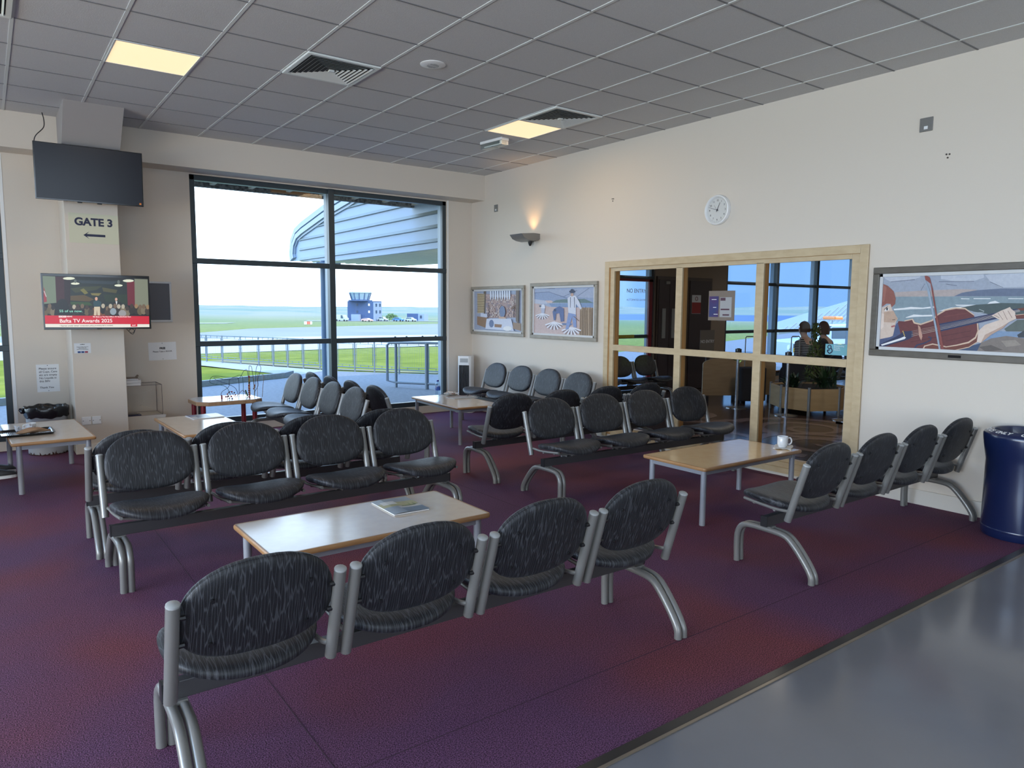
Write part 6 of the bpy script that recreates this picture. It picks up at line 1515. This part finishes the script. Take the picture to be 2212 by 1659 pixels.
# walkway canopy
CXp = 5.55
CS = lambda P_: [(y*1.047, 1.545+(z-1.545)*1.047) for y, z in P_]
t = thing('walkway_canopy', 'pale blue corrugated metal canopy reaching out from the building', 'canopy', (CXp, 9.5, -.3))
cb = mat('pale_blue_cladding', (.29, .37, .49, 1), .5); cg = mat('pale_blue_cladding_rib', (.22, .25, .25, 1), .5)
oy = 9.5
bottom = CS([(15.10, 2.49), (12.7, 2.385), (8.98, 2.385)]); topl = CS([(8.98, 4.10), (12.1, 3.56), (13.25, 3.42), (14.44, 3.215), (14.80, 3.12), (15.05, 2.90), (15.14, 2.65)])
pl = [(y-oy, z+.3) for y, z in bottom[:1]]+[(y-oy, z+.3) for y, z in topl[::-1]]+[(y-oy, z+.3) for y, z in bottom[::-1][:-1]]
M().prism(pl, 0, 0, .04).build('side_panel', cb, t)
r_ = M()
def topz(y):
    P_ = sorted(topl); 
    for (a, za), (b, zb) in zip(P_, P_[1:]):
        if a <= y <= b: return za+(zb-za)*(y-a)/(b-a)
    return P_[-1][1]
for k in range(8):
    z = 2.545+k*.208; y1 = 15.3
    while y1 > 9.7 and topz(y1)-.16 < z: y1 -= .05
    if y1 > 9.8: r_.prism([(-.03, z-.02+.3), (0, z+.03+.3), (0, z-.03+.3)], 1, 9.41-oy, y1-oy)
r_.build('ribs', cg, t)
tr = M(); tp = CS([(15.10, 2.49), (15.14, 2.65), (15.05, 2.92), (14.80, 3.13), (14.44, 3.225), (13.25, 3.43), (12.1, 3.57), (8.98, 4.11)])
def off(pts, d):
    o = []
    for i, (y, z) in enumerate(pts):
        a = pts[max(0, i-1)]; b = pts[min(len(pts)-1, i+1)]; L_ = math.hypot(b[0]-a[0], b[1]-a[1]); o.append((y-(b[1]-a[1])/L_*-d*-1, z+(b[0]-a[0])/L_*-d*-1))
    return o
for w0, w1, x0_, x1_ in ((-.01, .10, -.05, -.02), (.10, .14, -.02, 0), (.14, .24, -.06, -.02), (.24, .29, -.03, 0)):
    A = off(tp, w0); B = off(tp, w1)
    for (a1_, a2_), (b1_, b2_) in zip(zip(A, A[1:]), zip(B, B[1:])):
        tr.add([(x, y-oy, z+.3) for x in (x0_, x1_+.02) for y, z in (a1_, a2_, b2_, b1_)], [(0, 1, 2, 3), (7, 6, 5, 4), (0, 4, 5, 1), (1, 5, 6, 2), (2, 6, 7, 3), (3, 7, 4, 0)])
tr.build('edge_trim', mat('pale_trim', (.27, .33, .40, 1), .4), t)
ub = M(); n = 40; vs = []; fs = []
for i in range(n+1):
    x = .04+2.6*i/n; z = 2.44+.3+.02*(1 if i % 4 < 2 else -1); vs += [(x, -.09, z), (x, 6.2, z+.1)]
for i in range(n): fs.append((2*i, 2*i+1, 2*i+3, 2*i+2))
ub.add(vs, fs); ub.build('underside', mat('soffit_bounce_tint', (.90, .88, .64, 1), .6), t)  # yellow light bounced off the ground is put into the sheet's colour
M().prism([(y-oy, z+.3+.02) for y, z in topl], 0, .04, 2.64).build('roof_sheet', cb, t)
for y in (13.9, 11.0):
    for x in ((.0,) if y > 12 else ()): M().tube([(x-.02, y-oy, 0), (x-.02, y-oy, 2.75)], .085, 20).build('post', mat('steel_blue_post', (.05, .10, .17, 1), .4), t, smooth=True)
M().box((-.30, 4.1, 2.62), (.20, 4.5, 2.70)).build('flood_lamp', K['alu'], t)
# mesh fence
FP = [(5.53, 25.75), (5.81, 24.9), (6.09, 24.05), (6.45, 23.3), (6.80, 22.6), (7.06, 22.0), (7.30, 21.4), (7.56, 20.8), (7.84, 20.2), (8.12, 19.62), (8.40, 19.0), (8.72, 18.4), (9.10, 17.65), (9.54, 16.87), (10.05, 16.2)]
t = thing('mesh_fence', 'low galvanised mesh fence along the path outside', 'fence', (0, 0, -.3)); gal = mat('galvanised_steel', (.18, .215, .25, 1), .5, metal=.2)
for i, (x, y) in enumerate(FP):
    M().tube([(x, y, 0), (x, y, .90)], .024, 8).build('post', gal, t, smooth=True)
    if i == len(FP)-1: break
    a, b = Vector((x, y, 0)), Vector((*FP[i+1], 0)); d = (b-a).normalized(); p = M()
    a2, b2 = a+d*.06, b-d*.06; Z = lambda q, z: q+Vector((0, 0, z))
    p.tube([Z(a2, .20), Z(b2, .20), Z(b2, .80), Z(a2, .80)], .009, 6, closed=True)
    L_ = (b2-a2).length; k = .05
    while k < L_: q = a2+d*k; p.tube([Z(q, .20), Z(q, .80)], .0025, 3, caps=False); k += .055
    p.tube([Z(a2, .5)-d*.05, Z(a2, .5)], .008, 5).tube([Z(b2, .5), Z(b2, .5)+d*.05], .008, 5)
    p.build('mesh_panel', gal, t)
    r_ = M().tube([Z(a, .13), Z(b, .13)], .016, 6).tube([Z(a, .88), Z(b, .88)], .016, 6)
    for f in (.3, .7): q = a.lerp(b, f); r_.tube([Z(q, .13), Z(q, .20)], .008, 5).tube([Z(q, .80), Z(q, .88)], .008, 5)
    r_.build('rail', gal, t)
t = thing('handrail', 'galvanised tube handrail hoop on the asphalt near the fence', 'handrail', (0, 0, -.3))
A, B_, D_ = Vector((7.38, 14.90, 0)), Vector((7.51, 14.72, 0)), Vector((7.905, 14.00, 0)); e3 = Vector((8.6, 12.75, 0))
Z = lambda q, z: q+Vector((0, 0, z))
M().tube([Z(A, .16), Z(A, .98), Z(A.lerp(B_, .3), 1.03), Z(D_, 1.05), Z(e3, 1.06), Z(e3, .16), Z(D_, .14), Z(B_, .13)], .030, 10, closed=True).build('hoop', gal, t, smooth=True)
for q, r in ((B_, .032), (D_, .045), (e3, .032)): M().tube([Z(q, 0), Z(q, 1.04)], r, 10).build('post', gal, t, smooth=True)
# far airfield
def pol(az, r): return (r*math.sin(math.radians(az)), r*math.cos(math.radians(az)))
t = thing('control_tower', 'dark blue airfield control tower with a glazed cab on the horizon', 'building', (0, 0, -4))
tb, tl, tw_ = mat('tower_blue', (.05, .085, .18, 1), .7), mat('tower_pale', (.24, .29, .37, 1), .7), mat('tower_window', (.03, .05, .09, 1), .3)
pA, pB, pC = Vector((114.4, 264.9, 0)), Vector((120.5, 254.6, 0)), Vector((126.9, 260.6, 0)); pD = pA+(pC-pB)
def quadbox(mb, a, b, c, d, z0, z1):
    mb.add([Z(q, z) for z in (z0, z1) for q in (a, b, c, d)], [(0, 3, 2, 1), (4, 5, 6, 7), (0, 1, 5, 4), (1, 2, 6, 5), (2, 3, 7, 6), (3, 0, 4, 7)])
q = M(); quadbox(q, pA, pB, pC, pD, 0, 7.7); q.build('tower_block', tb, t)
q = M(); u = (pC-pB).normalized()*.15; v_ = (pB-pA).normalized()*.12; quadbox(q, pB+v_*0+u*0, pB+v_, pC+v_, pC, 0, 7.3); q.build('pale_side', tl, t)
dAB = (pB-pA).normalized(); nAB = Vector((-dAB.y, dAB.x, 0)); nAB = -nAB if nAB.dot(Vector((0, -1, 0))) < 0 else nAB
for f, z in ((.38, 6.3), (.38, 3.6), (.84, 6.3), (.84, 3.6)):
    c_ = pA.lerp(pB, f)+nAB*.06; M().bc((0, 0, 0), (.7, .1, .9)).build('window', tw_ if f < .5 else K['paper'], t, loc=tuple(Z(c_, z)), rz=math.atan2(dAB.y, dAB.x))
dBC = (pC-pB).normalized()
for f, z in ((.3, 6.2), (.75, 6.2), (.3, 3.6), (.75, 3.6)): M().bc((0, 0, 0), (1.1, .4, 1.1)).build('window', tw_, t, loc=tuple(Z(pB.lerp(pC, f)+v_, z)), rz=math.atan2(dBC.y, dBC.x))
cc = pA.lerp(pB, .40)+(pC-pB)*.35; cc = Vector((118.0, 260.8, 0))
M().lathe([(4.6, 7.7), (4.6, 8.1), (3.5, 8.1), (3.3, 8.3)], (cc.x, cc.y, 0), 12).build('cab_deck', tb, t); M().lathe([(3.3, 8.1), (3.5, 8.9), (4.15, 10.8)], (cc.x, cc.y, 0), 12).build('cab_glazing', mat('cab_glass', (.25, .33, .40, 1), .2), t)
q = M()
for k in range(12):
    a = 2*PI*k/12; q.tube([(cc.x+3.35*math.cos(a), cc.y+3.35*math.sin(a), 8.1), (cc.x+4.2*math.cos(a), cc.y+4.2*math.sin(a), 10.8)], .17, 5)
q.build('cab_mullions', tb, t); M().lathe([(4.4, 10.8), (4.4, 11.15), (0, 11.3)], (cc.x, cc.y, 0), 12).build('cab_roof', mat('pale_roof', (.35, .40, .44, 1), .6), t)
q = M(); random.seed(6)
for k in range(16): a = 2*PI*k/16; q.tube([(cc.x+4.1*math.cos(a), cc.y+4.1*math.sin(a), 11.1), (cc.x+4.1*math.cos(a), cc.y+4.1*math.sin(a), 12.1+random.uniform(0, 1.2))], .06, 4)
q.tube([(cc.x+1, cc.y, 11.2), (cc.x+1, cc.y, 15.5)], .06, 4).tube([(cc.x-2, cc.y, 11.2), (cc.x-2, cc.y, 14)], .05, 4); q.tube([(cc.x+4.1*math.cos(a), cc.y+4.1*math.sin(a), 12.1) for a in [2*PI*k/16 for k in range(16)]], .06, 4, closed=True)
q.build('aerials', mat('aerial_grey', (.4, .5, .58, 1), .6), t)
q = M().bc((0, 0, 1.3), (3.4, 1.6, 2.6)); q.build('entrance_porch', tl, t, loc=tuple(pA.lerp(pB, .38)+nAB*.9), rz=math.atan2(dAB.y, dAB.x))
def car(name, label, az, r, ang, L_, Hh, col, van=False, z=-3.9):
    t = thing(name, label, 'car' if not van else 'van', (*pol(az, r), z), math.radians(ang)); c_ = mat('car_'+col[0], col[1], .3)
    if van: P_ = [(-L_/2, .35), (L_/2, .35), (L_/2, 1.1), (L_/2-.5, 1.3), (L_/2-1.1, Hh), (-L_/2, Hh)]
    else: P_ = [(-L_/2, .3), (L_/2, .3), (L_/2, .75), (L_/2-.9, .95), (L_/2-1.7, Hh), (-L_/2+1.1, Hh), (-L_/2+.2, .95), (-L_/2, .9)]
    M().prism(P_, 1, -.85, .85).build('body', c_, t, bevel=.08)
    g = M(); g.prism([(L_/2-1.25, .98), (L_/2-1.75, Hh-.08), (.1, Hh-.08), (.1, .98)], 1, -.87, .87)
    if not van: g.prism([(0, .98), (0, Hh-.08), (-L_/2+1.15, Hh-.08), (-L_/2+.5, .98)], 1, -.87, .87)
    g.build('windows', mat('car_glass', (.06, .09, .12, 1), .15), t)
    for x in (-L_*.32, L_*.32):
        for y in (-.82, .82): M().tube([(x, y-.09, .32), (x, y+.09, .32)], .33, 14).build('wheel', K['black'], t)
car('van', 'white van parked left of the control tower', 22.92, 280, -59, 5.2, 2.3, ('white', (.42, .45, .48, 1)), True)
car('car', 'white car parked just right of the control tower', 26.05, 283, -59, 4.2, 1.6, ('white', (.42, .45, .48, 1)))
car('car', 'blue car parked between the tower and the small hut', 27.25, 279, -61, 4.4, 1.5, ('blue', (.06, .18, .38, 1)))
car('car', 'white saloon car parked in front of the small hut', 28.2, 277, -61, 4.6, 1.5, ('white', (.42, .45, .48, 1)))
car('car', 'red and white service car in front of the tower block', 24.85, 268, -59, 4.2, 1.3, ('pink', (.65, .40, .36, 1)))
t = thing('hut', 'small blue and white hut behind the parked cars', 'hut', (*pol(28.75, 289), -3.95), math.radians(-61)); M().box((-4, -1.5, 0), (1.2, 1.5, 2.9)).build('blue_bay', tb, t); M().box((1.2, -1.5, 0), (4, 1.5, 2.9)).build('white_bay', tl, t); M().box((2.0, -1.54, 1), (3, -1.5, 2.2)).build('window', tw_, t)
random.seed(17)
t = thing('bush', 'green bush beside the control tower', 'bush', (*pol(26.7, 292), -4)); q = M()
for k in range(260):
    a, b = random.uniform(0, 2*PI), random.uniform(0, PI/2); r = random.uniform(.7, 1); p = Vector((3.6*r*math.cos(a)*math.cos(b), 1.6*r*math.sin(a)*math.cos(b), 2.4*r*math.sin(b))); s_ = Vector((random.gauss(0, .4), random.gauss(0, .4), random.gauss(0, .3)))
    q.add([p, p+s_, p+s_+Vector((.2, 0, .4)), p+Vector((0, .2, .4))], [(0, 1, 2, 3)])
q.build('foliage', mat('bush_green', (.12, .20, .08, 1), .9), t)
t = thing('marker_board', 'small red and white runway marker board', 'marker', (*pol(20.4, 215), -4), math.radians(-20)); M().box((-1.1, -.06, .4), (1.1, .06, 1.2)).build('board', K['paper'], t); M().box((-.4, -.08, .4), (.6, -.06, 1.2)).build('red_face', mat('marker_red', (.5, .12, .08, 1), .6), t)
for x in (-.8, .8): M().tube([(x, 0, 0), (x, 0, .5)], .05, 6).build('leg', K['metal'], t)
# seen through the lobby glazing
t = thing('hangar', 'low hangar with a pale corrugated roof beyond the lobby glazing', 'building', (0, 0, 0)); hm = mat('corrugated_roof', (.32, .33, .31, 1), .6); wvn = hm.node_tree
E0, E1 = Vector((*pol(56.6, 60), -.02)), Vector((*pol(76, 60), -.02)); R0, R1 = Vector((*pol(63.6, 70), 3.35)), Vector((*pol(80, 76), 3.35)); bk_ = Vector((*pol(56, 84), -.02)); bk2 = Vector((*pol(76, 90), -.02))
q = M().add([E0, E1, R1, R0], [(0, 1, 2, 3)]); q.add([E0, R0, bk_], [(0, 1, 2)]); q.add([bk_, R0, R1, bk2], [(0, 1, 2, 3)])
for i in range(60):
    f = i/60; a = E0.lerp(E1, f); b = R0.lerp(R1, max(0, (f-.12)/.88)) if f > .22 else E0.lerp(R0, f/.22); up_ = Vector((0, 0, .06)); d = (E1-E0).normalized()*.05
    q.add([a+up_-d, a+up_+d, b+up_+d, b+up_-d], [(0, 1, 2, 3)])
q.build('roof', hm, t); q = M()
for a, b in ((E0, E1), (bk_, E0), (E1, bk2), (bk2, bk_)): q.add([a, b, Vector((b.x, b.y, -3.6)), Vector((a.x, a.y, -3.6))], [(0, 1, 2, 3)])
q.build('wall', mat('hangar_wall', (.28, .29, .28, 1), .8), t); M().tube([E0+Vector((0, 0, -.05)), E1+Vector((0, 0, -.05))], .10, 8).tube([E0+Vector((.9, -.7, -.1)), Vector((E0.x+.9, E0.y-.7, -3.4))], .09, 8).build('gutter', K['paper'], t)
t = thing('rescue_vehicle', 'boxy off-road airport vehicle with an orange roof beacon outside the lobby', 'vehicle', (*pol(60.2, 31), -.62), math.radians(150)); vb = mat('vehicle_white', (.50, .58, .68, 1), .35)
M().prism([(-1.6, .35), (2.0, .35), (2.05, .95), (.95, 1.05), (.6, 1.62), (-1.6, 1.66)], 1, -.82, .82).build('body', vb, t, bevel=.05)
M().prism([(.83, 1.10), (.56, 1.56), (.5, 1.56), (.78, 1.10)], 1, -.78, .86).box((-1.4, -.84, 1.08), (.45, .84, 1.5)).build('windows', mat('car_glass'), t)
ck = M()
for i in range(22):
    for j in range(2):
        if (i+j) % 2: ck.box((-1.55+i*.16, -.835, .55+j*.16), (-1.39+i*.16, .835, .71+j*.16))
ck.build('yellow_chequers', mat('yellow_paint', (.7, .45, .02, 1), .5), t); M().box((-1.6, -.83, .55), (1.98, .83, .87)).build('black_band', K['beam'], t)
for x in (-1.0, 1.35):
    for y in (-.78, .78): M().tube([(x, y-.12, .37), (x, y+.12, .37)], .37, 18).build('wheel', K['black'], t)
q = M()
for y in (-.7, .7): q.tube([(-1.4, y, 1.78), (.5, y, 1.78)], .02, 6)
for k in range(7): q.tube([(-1.4+k*.31, -.7, 1.78), (-1.4+k*.31, .7, 1.78)], .015, 6)
for x in (-1.3, .4):
    for y in (-.7, .7): q.tube([(x, y, 1.62), (x, y, 1.78)], .015, 6)
q.build('roof_rack', K['metal'], t); M().box((-.2, -.45, 1.78), (.15, .45, 1.92)).build('beacon', mat('orange_beacon', (.9, .25, .04, 1), .3), t, bevel=.04)
for y in (-.6, .6): M().tube([(2.0, y, .72), (2.07, y, .72)], .10, 14).build('headlamp', K['paper'], t)
for k, (az, lb) in enumerate(((52.3, 'left covered baggage cart outside the lobby glazing'), (54.5, 'right covered baggage cart outside the lobby glazing'))):
    t = thing('baggage_cart', lb, 'baggage cart', (*pol(az, 30), -.72), math.radians(140), 'covered baggage carts')
    M().prism([(-.35, .18), (.35, .18), (.34, .42), (.2, .58), (-.2, .58), (-.34, .42)], 1, -.45, .45).build('cover', mat('dark_tarpaulin', (.06, .075, .085, 1), .5), t, bevel=.05)
    M().box((-.38, -.48, .10), (.38, .48, .18)).build('deck', K['metal'], t)
    for x in (-.3, .3):
        for y in (-.4, .4): M().tube([(x, y-.03, .09), (x, y+.03, .09)], .09, 12).build('wheel', K['black'], t)
